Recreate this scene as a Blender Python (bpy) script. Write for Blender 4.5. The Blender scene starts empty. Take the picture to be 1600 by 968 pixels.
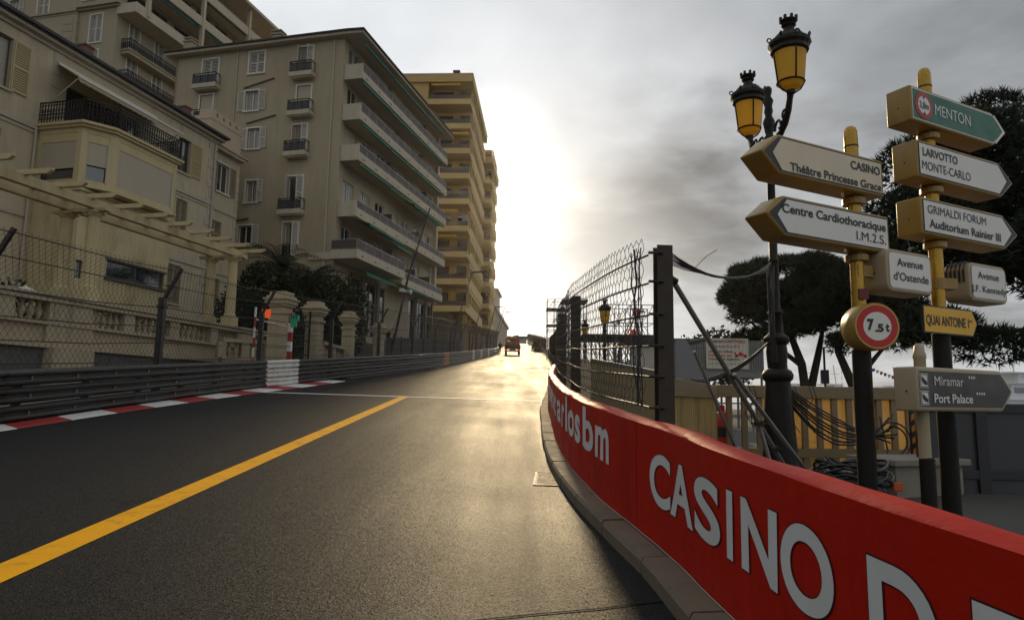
import bpy, bmesh, math, random
from mathutils import Matrix, Vector
import numpy as np
random.seed(7); R = math.radians
sc = bpy.context.scene; col = sc.collection
# ---------------------------------------------------------------- camera
PITCH = math.atan((622-484)/1067.0); ROLL = R(0.9)
cam_d = bpy.data.cameras.new('camera'); cam = bpy.data.objects.new('camera', cam_d); col.objects.link(cam)
cam_d.sensor_width = 36; cam_d.lens = 24.0; cam_d.clip_start = 0.05; cam_d.clip_end = 9000
_f = Vector((0, math.cos(PITCH), math.sin(PITCH))); _r0 = Vector((1, 0, 0)); _u0 = _r0.cross(_f)
_r = math.cos(ROLL)*_r0 + math.sin(ROLL)*_u0; _u = _r.cross(_f)
cam.matrix_world = Matrix(((_r.x, _u.x, -_f.x, 0), (_r.y, _u.y, -_f.y, 0), (_r.z, _u.z, -_f.z, 1.45), (0, 0, 0, 1)))
sc.camera = cam
# ---------------------------------------------------------------- sun, sky, exposure
SUN_AZ, SUN_EL = R(0.9), R(17.0)
sdir = Vector((math.sin(SUN_AZ)*math.cos(SUN_EL), math.cos(SUN_AZ)*math.cos(SUN_EL), math.sin(SUN_EL)))
sun_d = bpy.data.lights.new('sun', 'SUN'); sun_d.energy = 2.0; sun_d.angle = R(2.6); sun_d.color = (1.0, .76, .44)
sun = bpy.data.objects.new('sun', sun_d); col.objects.link(sun); sun.location = sdir*300
sun.rotation_euler = sdir.to_track_quat('Z', 'Y').to_euler()
vs = sc.view_settings; vs.view_transform = 'Standard'; vs.look = 'None'; vs.gamma = 1; vs.exposure = 0.0; vs.use_curve_mapping = False
world = bpy.data.worlds.new('World'); sc.world = world; world.use_nodes = True
class NT:
    """tiny expression helper for node trees"""
    def __init__(s, tree): s.t = tree; s.n = tree.nodes; s.l = tree.links
    def node(s, kind, **kw):
        n = s.n.new(kind)
        for k, v in kw.items(): setattr(n, k, v)
        return n
    def put(s, sock, v):
        if isinstance(v, (int, float, tuple, list)): sock.default_value = v
        else: s.l.new(v, sock)
    def m(s, op, a, b=0.0, c=None, clamp=False):
        n = s.n.new('ShaderNodeMath'); n.operation = op; n.use_clamp = clamp
        s.put(n.inputs[0], a); s.put(n.inputs[1], b)
        if c is not None: s.put(n.inputs[2], c)
        return n.outputs[0]
    def noise(s, vec, scale, detail=4, rough=.55, dist=0.0):
        n = s.n.new('ShaderNodeTexNoise'); s.put(n.inputs['Vector'], vec); n.inputs['Scale'].default_value = scale
        n.inputs['Detail'].default_value = detail; n.inputs['Roughness'].default_value = rough; n.inputs['Distortion'].default_value = dist
        return n.outputs['Fac']
    def scalev(s, vec, v):
        n = s.n.new('ShaderNodeVectorMath'); n.operation = 'MULTIPLY'; s.put(n.inputs[0], vec); n.inputs[1].default_value = v
        return n.outputs[0]
    def mix(s, fac, a, b, mode='MIX'):
        n = s.n.new('ShaderNodeMix'); n.data_type = 'RGBA'; n.blend_type = mode
        s.put(n.inputs['Factor'], fac); s.put(n.inputs['A'], a); s.put(n.inputs['B'], b)
        return n.outputs['Result']
    def rng(s, v, a, b, c, d):
        n = s.n.new('ShaderNodeMapRange'); s.put(n.inputs[0], v)
        for i, x in enumerate((a, b, c, d)): n.inputs[i+1].default_value = x
        return n.outputs[0]
w = NT(world.node_tree); w.n.clear()
tc = w.node('ShaderNodeTexCoord').outputs['Generated']
nrm = w.node('ShaderNodeVectorMath', operation='NORMALIZE'); w.l.new(tc, nrm.inputs[0]); D = nrm.outputs[0]
sx = w.node('ShaderNodeSeparateXYZ'); w.l.new(D, sx.inputs[0]); X_, Y_, Z_ = sx.outputs
AZ = w.m('MULTIPLY', w.m('ARCTAN2', X_, Y_), 180/math.pi)
EL = w.m('MULTIPLY', w.m('ARCSINE', Z_), 180/math.pi)
zz = w.m('ADD', w.m('MAXIMUM', Z_, 0.0), 0.16)
cv = w.node('ShaderNodeCombineXYZ'); w.l.new(w.m('DIVIDE', X_, zz), cv.inputs[0]); w.l.new(w.m('DIVIDE', Y_, zz), cv.inputs[1])
n1 = w.noise(cv.outputs[0], 1.1, 6, .55, .3); n2 = w.noise(cv.outputs[0], 3.2, 4, .5, .2)
nn = w.m('ADD', w.m('MULTIPLY', n1, .78), w.m('MULTIPLY', n2, .22))
wob = w.m('MULTIPLY', w.m('SUBTRACT', n1, .5), 26.0); wob2 = w.m('MULTIPLY', w.m('SUBTRACT', n2, .5), 16.0)
AZw = w.m('ADD', AZ, wob); ELw = w.m('ADD', EL, wob2)
def blob(a, e, wa, we, amp):
    p = w.m('POWER', w.m('DIVIDE', w.m('SUBTRACT', AZw, a), wa), 2.0); q = w.m('POWER', w.m('DIVIDE', w.m('SUBTRACT', ELw, e), we), 2.0)
    return w.m('MULTIPLY', w.m('EXPONENT', w.m('MULTIPLY', w.m('ADD', p, q), -1.0)), amp)
base = w.rng(nn, .36, .66, .36, .86)
CLOUDS = [(.0, 11, 3.8, 10, .95), (-2.5, 13, 14, 13, .36), (-22, 30, 26, 20, .42), (13, 14.5, 9, 6, -.34), (24, 12, 12, 9, -.08),
          (13, 26, 7, 3.5, .16), (9, 6.5, 6, 2.5, .28), (30, 30, 22, 14, -.05)]
tot = base
for b in CLOUDS: tot = w.m('ADD', tot, blob(*b))
tot = w.m('MULTIPLY', w.m('MAXIMUM', tot, .12), w.rng(Y_, -.3, .78, 1.0, 1.0))
warm = w.m('MINIMUM', w.m('MULTIPLY', blob(0, 10, 6, 9, .95), 1.0), 1.0)
tint = w.mix(warm, (.93, .965, 1.0, 1), (1.0, .93, .80, 1))
cloud = w.mix(1.0, tint, w.node('ShaderNodeCombineColor').outputs[0], 'MULTIPLY')
cc = [n for n in w.n if n.bl_idname == 'ShaderNodeCombineColor'][0]
for i in range(3): w.l.new(tot, cc.inputs[i])
sky = w.node('ShaderNodeTexSky', sky_type='NISHITA'); sky.sun_disc = False; sky.sun_elevation = SUN_EL; sky.sun_rotation = SUN_AZ
bg1 = w.node('ShaderNodeBackground'); w.l.new(sky.outputs[0], bg1.inputs[0]); bg1.inputs[1].default_value = 0.05
bg2 = w.node('ShaderNodeBackground'); w.l.new(cloud, bg2.inputs[0]); bg2.inputs[1].default_value = .93
mx = w.node('ShaderNodeMixShader'); mx.inputs[0].default_value = .9; w.l.new(bg1.outputs[0], mx.inputs[1]); w.l.new(bg2.outputs[0], mx.inputs[2])
wo = w.node('ShaderNodeOutputWorld'); w.l.new(mx.outputs[0], wo.inputs[0])
# ---------------------------------------------------------------- materials
MATS = {}
def mat(name, c, rough=.6, var=.18, scale=1.5, streak=.0, bump=0.0, bscale=60, metal=0.0, spec=.5, fine=0.0, stain=None):
    if name in MATS: return MATS[name]
    m = bpy.data.materials.new(name); m.use_nodes = True; t = NT(m.node_tree)
    b = m.node_tree.nodes['Principled BSDF']; pos = t.node('ShaderNodeNewGeometry').outputs['Position']
    v = t.m('SUBTRACT', t.noise(pos, scale, 5, .6), .5); f = t.m('ADD', 1.0, t.m('MULTIPLY', v, 2*var))
    if streak: f = t.m('ADD', f, t.m('MULTIPLY', t.m('SUBTRACT', t.noise(t.scalev(pos, (2.2, 2.2, .16)), 1.6, 5, .65), .5), 2*streak))
    if fine: f = t.m('ADD', f, t.m('MULTIPLY', t.m('SUBTRACT', t.noise(pos, 90, 3, .6), .5), 2*fine))
    cn = t.node('ShaderNodeCombineColor')
    for i in range(3): t.l.new(f, cn.inputs[i])
    base = t.mix(1.0, (*c, 1), cn.outputs[0], 'MULTIPLY')
    if stain:
        k = t.rng(t.noise(t.scalev(pos, (1, 1, .35)), stain[1], 6, .7), .52, .72, 0, 1); base = t.mix(k, base, (*stain[0], 1))
    t.l.new(base, b.inputs['Base Color'])
    t.put(b.inputs['Roughness'], t.rng(t.noise(pos, scale*3, 3), .3, .7, max(rough-.08, .03), min(rough+.08, 1)))
    b.inputs['Metallic'].default_value = metal; b.inputs['Specular IOR Level'].default_value = spec
    if bump:
        bp = t.node('ShaderNodeBump'); bp.inputs['Strength'].default_value = bump; bp.inputs['Distance'].default_value = .02
        t.l.new(t.noise(pos, bscale, 4, .6), bp.inputs['Height']); t.l.new(bp.outputs[0], b.inputs['Normal'])
    MATS[name] = m; return m
def asphalt():
    m = bpy.data.materials.new('asphalt'); m.use_nodes = True; t = NT(m.node_tree); b = m.node_tree.nodes['Principled BSDF']
    pos = t.node('ShaderNodeNewGeometry').outputs['Position']
    lane = t.noise(t.scalev(pos, (1.3, .05, 1)), 1.0, 5, .6); sm = t.noise(pos, .35, 5, .65); blot = t.noise(pos, 2.2, 5, .7)
    vo = t.node('ShaderNodeTexVoronoi'); t.l.new(pos, vo.inputs['Vector']); vo.inputs['Scale'].default_value = 140
    grain = t.noise(pos, 260, 2, .7); stone = t.rng(vo.outputs['Color'], .2, 1, -.5, 1.0)
    ck = t.node('ShaderNodeTexVoronoi', feature='DISTANCE_TO_EDGE'); ck.inputs['Scale'].default_value = .33
    wv = t.node('ShaderNodeVectorMath', operation='ADD'); t.l.new(pos, wv.inputs[0]); nz = t.node('ShaderNodeTexNoise'); nz.inputs['Scale'].default_value = 1.5; nz.inputs['Detail'].default_value = 5; t.l.new(pos, nz.inputs['Vector']); t.l.new(nz.outputs['Color'], wv.inputs[1]); t.l.new(wv.outputs[0], ck.inputs['Vector'])
    crack = t.m('MULTIPLY', t.rng(ck.outputs['Distance'], .0, .006, 1, 0), t.rng(sm, .5, .56, 0, 1))
    f = t.m('ADD', t.rng(lane, .3, .7, .72, 1.2), t.m('ADD', t.rng(sm, .3, .7, -.22, .22), t.m('ADD', stone, t.rng(grain, .3, .7, -.25, .25))))
    f = t.m('MULTIPLY', t.m('ADD', f, t.rng(blot, .62, .75, 0, -.28)), t.m('SUBTRACT', 1.0, t.m('MULTIPLY', crack, .75)))
    f = t.m('MAXIMUM', f, .15)
    cn = t.node('ShaderNodeCombineColor')
    for i in range(3): t.l.new(f, cn.inputs[i])
    t.l.new(t.mix(1.0, (.0125, .0122, .012, 1), cn.outputs[0], 'MULTIPLY'), b.inputs['Base Color'])
    t.put(b.inputs['Roughness'], t.m('ADD', t.rng(t.m('ADD', t.m('MULTIPLY', sm, .4), t.m('MULTIPLY', lane, .6)), .35, .65, .50, .66), t.rng(vo.outputs['Color'], 0, 1, -.10, .10)))
    b.inputs['Specular IOR Level'].default_value = .12
    h = t.m('ADD', t.m('MULTIPLY', vo.outputs['Distance'], 1.0), t.m('ADD', t.m('MULTIPLY', grain, .5), t.m('MULTIPLY', crack, -1.0)))
    bp = t.node('ShaderNodeBump'); bp.inputs['Strength'].default_value = .5; bp.inputs['Distance'].default_value = .004
    t.l.new(h, bp.inputs['Height'])
    fc = t.node('ShaderNodeVectorMath', operation='MULTIPLY_ADD'); t.l.new(vo.outputs['Color'], fc.inputs[0]); fc.inputs[1].default_value = (.46, .46, .0); fc.inputs[2].default_value = (-.23, -.23, 0)
    fa = t.node('ShaderNodeVectorMath', operation='ADD'); t.l.new(bp.outputs[0], fa.inputs[0]); t.l.new(fc.outputs[0], fa.inputs[1])
    fn = t.node('ShaderNodeVectorMath', operation='NORMALIZE'); t.l.new(fa.outputs[0], fn.inputs[0]); t.l.new(fn.outputs[0], b.inputs['Normal'])
    MATS['asphalt'] = m; return m
ASPH = asphalt()
STUCCO = mat('cream_stucco', (.49, .415, .285), .8, .10, .6, .22, .12, 40, stain=((.36, .29, .19), .7))
STONEWHITE = mat('pale_stone_render', (.44, .39, .30), .8, .10, .8, .12, .12, 40)
YELLOWSTUC = mat('yellow_stucco', (.51, .42, .23), .8, .10, .7, .18, .1, 40, stain=((.32, .24, .12), .8))
TERRACE = mat('terrace_stone', (.40, .325, .215), .85, .16, 1.6, .16, .25, 25, stain=((.20, .16, .11), 1.2))
PIERSTONE = mat('pier_stone', (.47, .39, .25), .85, .16, 2.0, .14, .25, 25)
RUBBLE = mat('rubble_stone', (.10, .095, .085), .9, .5, 5.0, .0, .8, 9)
APT = mat('greige_render', (.39, .325, .215), .85, .08, .5, .17, .1, 40, stain=((.33, .27, .175), .35))
APTLIGHT = mat('pale_concrete', (.48, .415, .305), .8, .10, .8, .24, .1, 40)
HOTEL = mat('olive_render', (.36, .305, .205), .85, .07, .5, .10, .1, 40)
TOWER = mat('ochre_render', (.53, .36, .135), .8, .08, .6, .08, .1, 40)
TOWERPALE = mat('pale_ochre_render', (.57, .41, .18), .8, .08, .6, .08, .1, 40)
PALACE = mat('palace_stone', (.50, .46, .38), .8, .10, .6, .1)
SHUTTERW = mat('shutter_white', (.55, .52, .44), .6, .08, 3)
SHUTTERY = mat('shutter_yellow', (.50, .41, .20), .6, .08, 3)
SHUTTERB = mat('shutter_brown', (.30, .24, .15), .6, .08, 3)
ROLLER = mat('roller_blind', (.44, .38, .28), .7, .06, 1, .05)
FRAMEW = mat('window_frame_white', (.66, .62, .54), .5, .06, 3)
FRAMED = mat('window_frame_brown', (.10, .085, .065), .5, .1, 3)
GLASS = mat('window_glass', (.018, .021, .025), .06, .3, .8, spec=1.0); GLASS.node_tree.nodes['Principled BSDF'].inputs['IOR'].default_value = 1.75
GLASSB = mat('balcony_glass', (.095, .075, .066), .5, .1, 2, spec=.18)
IRON = mat('black_iron', (.014, .013, .013), .5, .2, 5, spec=.4)
DARKSTEEL = mat('dark_steel', (.030, .028, .024), .5, .3, 4, .0, .15, 60, metal=.4, stain=((.09, .06, .035), 3))
GALV = mat('galvanised_steel', (.33, .33, .32), .40, .2, 5, metal=.75)
RAIL = mat('guard_rail_steel', (.055, .053, .050), .42, .3, 3, .0, .1, 30, metal=.55, stain=((.045, .042, .038), 2))
RAILWHITE = mat('guard_rail_white', (.62, .61, .57), .5, .12, 3, stain=((.32, .31, .29), 4))
RAILORANGE = mat('guard_rail_orange', (.50, .16, .05), .5, .12, 3)
ROOF = mat('dark_roof', (.045, .042, .04), .7, .2, 3)
GREEN = mat('awning_green', (.02, .16, .095), .75, .1, 2)
CREAMCLOTH = mat('awning_cream', (.42, .36, .24), .85, .08, 2)
YELLOWCLOTH = mat('awning_yellow', (.58, .34, .03), .8, .08, 2)
DARKIN = mat('dark_interior', (.035, .032, .028), .9, .2, 1)
PAVE = mat('pavement_stone', (.16, .15, .135), .85, .15, 1.0, .0, .2, 30)
GROUND = mat('ground_grey', (.07, .066, .06), .9, .2, .3, .0, .2, 20)
KERB = mat('kerb_granite', (.16, .126, .085), .8, .22, 2.5, .0, .25, 60, fine=.25, stain=((.10, .09, .08), 2.5))
YPAINT = mat('road_paint_yellow', (.92, .42, .002), .7, .12, 2.5, .0, .25, 160, spec=.15, fine=.25, stain=((.50, .25, .01), 5))
WPAINT = mat('road_paint_white', (.74, .73, .70), .6, .12, 3, .0, .2, 160, fine=.15, stain=((.34, .33, .31), 5))
RPAINT = mat('road_paint_red', (.36, .025, .02), .6, .15, 3, .0, .2, 160, fine=.15, stain=((.18, .02, .02), 5))
BANNER = mat('red_tarpaulin', (.44, .013, .004), .55, .12, 1.2, .12, .30, 8, spec=.18, stain=((.31, .010, .004), 2.2))
BANNERGOLD = mat('orange_tarpaulin', (.60, .22, .03), .36, .15, 2, .05, .35, 9)
LETTER = mat('banner_white', (.68, .68, .67), .5, .07, 3, .0, .12, 7)
LETTERDK = mat('banner_outline', (.05, .008, .006), .5, .1, 3)
SIGNBOX = mat('sign_box_ochre', (.33, .20, .04), .38, .16, 3, .10, .1, 30, stain=((.25, .16, .05), 3))
SIGNPALE = mat('sign_box_beige', (.40, .32, .20), .42, .14, 3, .06)
POLEY = mat('pole_gold', (.44, .26, .035), .28, .18, 4, metal=.6)
SIGNWHITE = mat('sign_face_white', (.78, .76, .70), .5, .05, 2, .05)
SIGNCREAM = mat('sign_face_cream', (.70, .60, .43), .5, .10, 2, .08)
SIGNDARK = mat('sign_ink', (.022, .022, .026), .5, .1, 3)
SIGNGREEN = mat('sign_face_green', (.012, .135, .085), .45, .06, 2)
SIGNBROWN = mat('sign_face_brown', (.030, .024, .019), .4, .08, 2)
SIGNYEL = mat('sign_face_yellow', (.78, .42, .015), .45, .06, 2)
SIGNRED = mat('sign_red', (.50, .02, .015), .45, .06, 2)
LAMPIRON = mat('lamp_cast_iron', (.016, .015, .011), .5, .3, 5, .0, .2, 40, metal=.2, spec=.3)
FENCEW = mat('fence_bar_brown', (.25, .185, .10), .6, .15, 4)
FENCEP = mat('fence_panel_cream', (.80, .62, .29), .6, .08, 2, .10, stain=((.45, .32, .12), 2))
CABLE = mat('black_cable', (.012, .012, .013), .35, .2, 5)
CONCRETE = mat('old_concrete', (.27, .245, .20), .85, .2, 2, .1, .3, 25, stain=((.13, .115, .09), 2))
PANELGREY = mat('grey_panel', (.05, .05, .053), .35, .12, 1.2)
PANELFR = mat('dark_frame', (.028, .028, .030), .45, .12, 2)
BARK = mat('pine_bark', (.04, .031, .024), .9, .4, 6, .0, .6, 20)
PINE = mat('pine_needles', (.019, .030, .012), .75, .5, 1.2)
LEAF = mat('hedge_leaves', (.020, .030, .012), .75, .5, 1.5, spec=.2)
PALM = mat('palm_leaves', (.022, .029, .013), .7, .4, 2, spec=.25)
OLIVEBOARD = mat('olive_board', (.32, .26, .14), .75, .15, 2, .12)
PINKBOARD = mat('pale_board', (.50, .40, .28), .7, .08, 2)
TRUCKORANGE = mat('truck_orange', (.22, .055, .012), .45, .2, 3)
RUBBER = mat('tyre_rubber', (.015, .015, .015), .8, .2, 5)
CRANERED = mat('crane_red', (.50, .045, .03), .5, .1, 2)
HULL = mat('yacht_white', (.72, .73, .74), .35, .05, .5)
SCAF = mat('scaffold_tube', (.16, .16, .155), .5, .2, 2, metal=.5)
SEA = mat('sea_water', (.03, .045, .055), .12, .2, .05, .0, .5, .6)
TAN = mat('booth_metal', (.20, .20, .19), .5, .12, 3, metal=.3)
BOARDW = mat('board_cream', (.60, .55, .44), .6, .06, 2)
def translucent(m, k):
    t = NT(m.node_tree); b = m.node_tree.nodes['Principled BSDF']; tr = t.node('ShaderNodeBsdfTranslucent'); mx_ = t.node('ShaderNodeMixShader'); mx_.inputs[0].default_value = k
    t.l.new(b.inputs['Base Color'].links[0].from_socket, tr.inputs[0]); out = m.node_tree.nodes['Material Output']
    t.l.new(b.outputs[0], mx_.inputs[1]); t.l.new(tr.outputs[0], mx_.inputs[2]); t.l.new(mx_.outputs[0], out.inputs[0])
translucent(FENCEP, .5); translucent(CREAMCLOTH, .25); translucent(LEAF, .1)
def emis(name, c, s, rough=.5):
    m = mat(name, c, rough, .1, 3); b = m.node_tree.nodes['Principled BSDF']
    b.inputs['Emission Color'].default_value = (*c, 1); b.inputs['Emission Strength'].default_value = s; return m
def lampglass():
    m = mat('amber_glass', (.98, .66, .08), .35, .15, 6); b = m.node_tree.nodes['Principled BSDF']
    t = NT(m.node_tree); tr = t.node('ShaderNodeBsdfTranslucent'); mx_ = t.node('ShaderNodeMixShader'); mx_.inputs[0].default_value = .62
    t.l.new(b.inputs['Base Color'].links[0].from_socket, tr.inputs[0]); t.l.new(b.outputs[0], mx_.inputs[1]); t.l.new(tr.outputs[0], mx_.inputs[2]); t.l.new(mx_.outputs[0], m.node_tree.nodes['Material Output'].inputs[0]); return m
AMBER = lampglass()
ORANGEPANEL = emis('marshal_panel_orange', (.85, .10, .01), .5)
TAIL = emis('tail_light', (.8, .03, .01), 1.2)
HEAD = emis('head_light', (1, .75, .4), 14)
GREENBOX = mat('marker_green', (.02, .36, .19), .5, .1, 3)
# ---------------------------------------------------------------- mesh helpers
ROOTM = {}
def frame(x, y, head, z=0.0):
    """local x runs along a facade, -y comes out of it, z is up"""
    h = R(head); s, c = math.sin(h), math.cos(h)
    return Matrix(((s, -c, 0, x), (c, s, 0, y), (0, 0, 1, z), (0, 0, 0, 1)))
I4 = Matrix.Identity(4)
class MB:
    def __init__(s, fr=None): s.v = []; s.f = []; s.M = fr or I4
    def at(s, fr): s.M = fr; return s
    def add(s, vs_, fs):
        o = len(s.v); M = s.M
        if M is I4: s.v += [tuple(p) for p in vs_]
        else: s.v += [tuple(M @ Vector(p)) for p in vs_]
        s.f += [tuple(i+o for i in f) for f in fs]; return s
    def box(s, x0, x1, y0, y1, z0, z1):
        return s.add([(x0, y0, z0), (x1, y0, z0), (x1, y1, z0), (x0, y1, z0), (x0, y0, z1), (x1, y0, z1), (x1, y1, z1), (x0, y1, z1)],
                     [(0, 3, 2, 1), (4, 5, 6, 7), (0, 1, 5, 4), (1, 2, 6, 5), (2, 3, 7, 6), (3, 0, 4, 7)])
    def quad(s, *p): return s.add(p, [tuple(range(len(p)))])
    def prism(s, poly, y0, y1):
        """polygon in (x,z), extruded along y"""
        n = len(poly)
        return s.add([(a, y0, c) for a, c in poly] + [(a, y1, c) for a, c in poly],
                     [tuple(range(n)), tuple(range(2*n-1, n-1, -1))] + [(i, i+n, (i+1) % n+n, (i+1) % n) for i in range(n)])
    def slab(s, poly, z0, z1):
        """polygon in (x,y), extruded along z"""
        n = len(poly)
        return s.add([(a, b, z0) for a, b in poly] + [(a, b, z1) for a, b in poly],
                     [tuple(range(n-1, -1, -1)), tuple(range(n, 2*n))] + [(i, (i+1) % n, (i+1) % n+n, i+n) for i in range(n)])
    def tube(s, pts, r, n=6, cap=True):
        pts = [Vector(p) for p in pts]; rs = r if isinstance(r, (list, tuple)) else [r]*len(pts)
        vv = []; up = None
        for i, p in enumerate(pts):
            d = (pts[min(i+1, len(pts)-1)]-pts[max(i-1, 0)]).normalized()
            if up is None:
                a = Vector((0, 0, 1)) if abs(d.z) < .9 else Vector((1, 0, 0)); up = d.cross(a).normalized()
            up = (up-d*up.dot(d)).normalized(); b = d.cross(up)
            for k in range(n):
                t = 2*math.pi*k/n; vv.append(p+(up*math.cos(t)+b*math.sin(t))*rs[i])
        ff = [(i*n+k, i*n+(k+1) % n, (i+1)*n+(k+1) % n, (i+1)*n+k) for i in range(len(pts)-1) for k in range(n)]
        if cap: ff += [tuple(range(n-1, -1, -1)), tuple((len(pts)-1)*n+k for k in range(n))]
        return s.add(vv, ff)
    def bar(s, p, q, w_, h_):
        p, q = Vector(p), Vector(q); d = (q-p).normalized(); a = Vector((0, 0, 1)) if abs(d.z) < .95 else Vector((0, 1, 0))
        x = d.cross(a).normalized()*w_/2; y = x.cross(d).normalized()*h_/2
        return s.add([p-x-y, p+x-y, p+x+y, p-x+y, q-x-y, q+x-y, q+x+y, q-x+y],
                     [(3, 2, 1, 0), (4, 5, 6, 7), (0, 1, 5, 4), (1, 2, 6, 5), (2, 3, 7, 6), (3, 0, 4, 7)])
    def lathe(s, prof, c=(0, 0, 0), n=12):
        """prof = [(radius, z)] about a vertical axis at c"""
        vv = [(c[0]+r*math.cos(2*math.pi*k/n), c[1]+r*math.sin(2*math.pi*k/n), c[2]+z) for r, z in prof for k in range(n)]
        m = len(prof)
        ff = [(i*n+k, i*n+(k+1) % n, (i+1)*n+(k+1) % n, (i+1)*n+k) for i in range(m-1) for k in range(n)]
        ff += [tuple(range(n-1, -1, -1)), tuple((m-1)*n+k for k in range(n))]
        return s.add(vv, ff)
    def ring(s, c, r, t, axis='y', n=10, a0=0, a1=360):
        pts = []
        for k in range(n+1):
            a = R(a0+(a1-a0)*k/n)
            e = {'y': (math.cos(a)*r, 0, math.sin(a)*r), 'x': (0, math.cos(a)*r, math.sin(a)*r), 'z': (math.cos(a)*r, math.sin(a)*r, 0)}[axis]
            pts.append((c[0]+e[0], c[1]+e[1], c[2]+e[2]))
        return s.tube(pts, t, 4, False)
    def wall(s, x0, x1, z0, z1, holes, y=0.0, rev=.2):
        xs = sorted({x0, x1} | {min(max(h[i], x0), x1) for h in holes for i in (0, 1)})
        zs = sorted({z0, z1} | {min(max(h[i], z0), z1) for h in holes for i in (2, 3)})
        for i in range(len(xs)-1):
            for j in range(len(zs)-1):
                a, c = (xs[i]+xs[i+1])/2, (zs[j]+zs[j+1])/2
                if any(h[0] < a < h[1] and h[2] < c < h[3] for h in holes): continue
                s.quad((xs[i], y, zs[j]), (xs[i+1], y, zs[j]), (xs[i+1], y, zs[j+1]), (xs[i], y, zs[j+1]))
        for a, b, c, d in holes:
            s.quad((a, y, c), (b, y, c), (b, y+rev, c), (a, y+rev, c)); s.quad((a, y+rev, d), (b, y+rev, d), (b, y, d), (a, y, d))
            s.quad((a, y, c), (a, y+rev, c), (a, y+rev, d), (a, y, d)); s.quad((b, y+rev, c), (b, y, c), (b, y, d), (b, y+rev, d))
        return s
    def build(s, name, m, parent=None, smooth=False, bevel=0.0, label=None, bseg=2):
        me = bpy.data.meshes.new(name); Mi = ROOTM[parent.name].inverted() if parent is not None else None
        vv = [tuple(Mi @ Vector(p)) for p in s.v] if Mi is not None else s.v
        me.from_pydata(vv, [], s.f)
        if bevel or smooth is None:
            pass
        if bevel:
            bm = bmesh.new(); bm.from_mesh(me); bmesh.ops.remove_doubles(bm, verts=bm.verts, dist=1e-5)
            es = [e for e in bm.edges if len(e.link_faces) == 2 and e.calc_face_angle(0) > R(30)]
            bmesh.ops.bevel(bm, geom=es, offset=bevel, segments=bseg, affect='EDGES', profile=.5, clamp_overlap=True); bm.to_mesh(me); bm.free()
        if smooth:
            for p in me.polygons: p.use_smooth = True
            try: me.set_sharp_from_angle(angle=R(42))
            except Exception: pass
        me.materials.append(m); o = bpy.data.objects.new(name, me); col.objects.link(o)
        if parent is not None: o.parent = parent; ROOTM[o.name] = ROOTM[parent.name]
        if label: o['label'] = label
        return o
def thing(name, label, cat, loc=(0, 0, 0), rz=0.0, group=None):
    o = bpy.data.objects.new(name, None); col.objects.link(o); o.location = loc; o.rotation_euler = (0, 0, R(rz)); o.empty_display_size = .2
    o['label'] = label; o['category'] = cat
    if group: o['group'] = group
    ROOTM[o.name] = Matrix.Translation(loc) @ Matrix.Rotation(R(rz), 4, 'Z'); return o
def solo(mb, name, m, label, cat, group=None, smooth=False, bevel=0.0, kind=None):
    """a thing that is one mesh; its origin goes to its base"""
    a = np.array(mb.v); c = Vector((float(a[:, 0].mean()), float(a[:, 1].mean()), float(a[:, 2].min())))
    mb.v = [tuple(Vector(p)-c) for p in mb.v]; o = mb.build(name, m, None, smooth, bevel); o.location = c
    if label: o['label'] = label; o['category'] = cat
    if group: o['group'] = group
    if kind: o['kind'] = kind
    return o
def struct(mb, name, m, smooth=False, bevel=0.0): return solo(mb, name, m, None, None, None, smooth, bevel, 'structure')
def dup(root, loc, rz=0.0, label=None, scale=None):
    r = root.copy(); col.objects.link(r); r.location = loc; r.rotation_euler = (0, 0, R(rz))
    if scale: r.scale = (scale,)*3
    if label: r['label'] = label
    for ch in list(root.children):
        c = ch.copy(); col.objects.link(c); c.parent = r
        for g in ch.children:
            d = g.copy(); col.objects.link(d); d.parent = c
    return r
def text_mesh(body, bold=0.0, outline=0.0):
    """outline triangles of a text in the unit box, as (verts, faces)"""
    cu = bpy.data.curves.new('t', 'FONT'); cu.body = body; cu.size = 1; cu.offset = bold; cu.resolution_u = 9; cu.fill_mode = 'FRONT'
    ob = bpy.data.objects.new('t', cu); col.objects.link(ob); dg = bpy.context.evaluated_depsgraph_get()
    me = bpy.data.meshes.new_from_object(ob.evaluated_get(dg))
    vv = [(p.co.x, p.co.y) for p in me.vertices]; ff = [tuple(p.vertices) for p in me.polygons]
    bpy.data.objects.remove(ob); bpy.data.curves.remove(cu); bpy.data.meshes.remove(me); return vv, ff
def lettering(body, fr, x0, x1, z0, z1, y, m, parent, bold=.012, name='lettering', fitfull=False, slant=0.0):
    """writing fitted between x0..x1; z0 is the baseline, z1 the height of a capital"""
    if 'M' in body: bold = 0.0
    vv, ff = text_mesh(body, bold); ref, _ = text_mesh('H', bold); cap = max(p[1] for p in ref)
    a0, a1 = min(p[0] for p in vv), max(p[0] for p in vv)
    out = [(x0+(p[0]-a0)/(a1-a0)*(x1-x0)+slant*p[1]/cap*(z1-z0), y, z0+p[1]/cap*(z1-z0)) for p in vv]
    return MB(fr).add(out, ff).build(name, m, parent)
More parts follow.
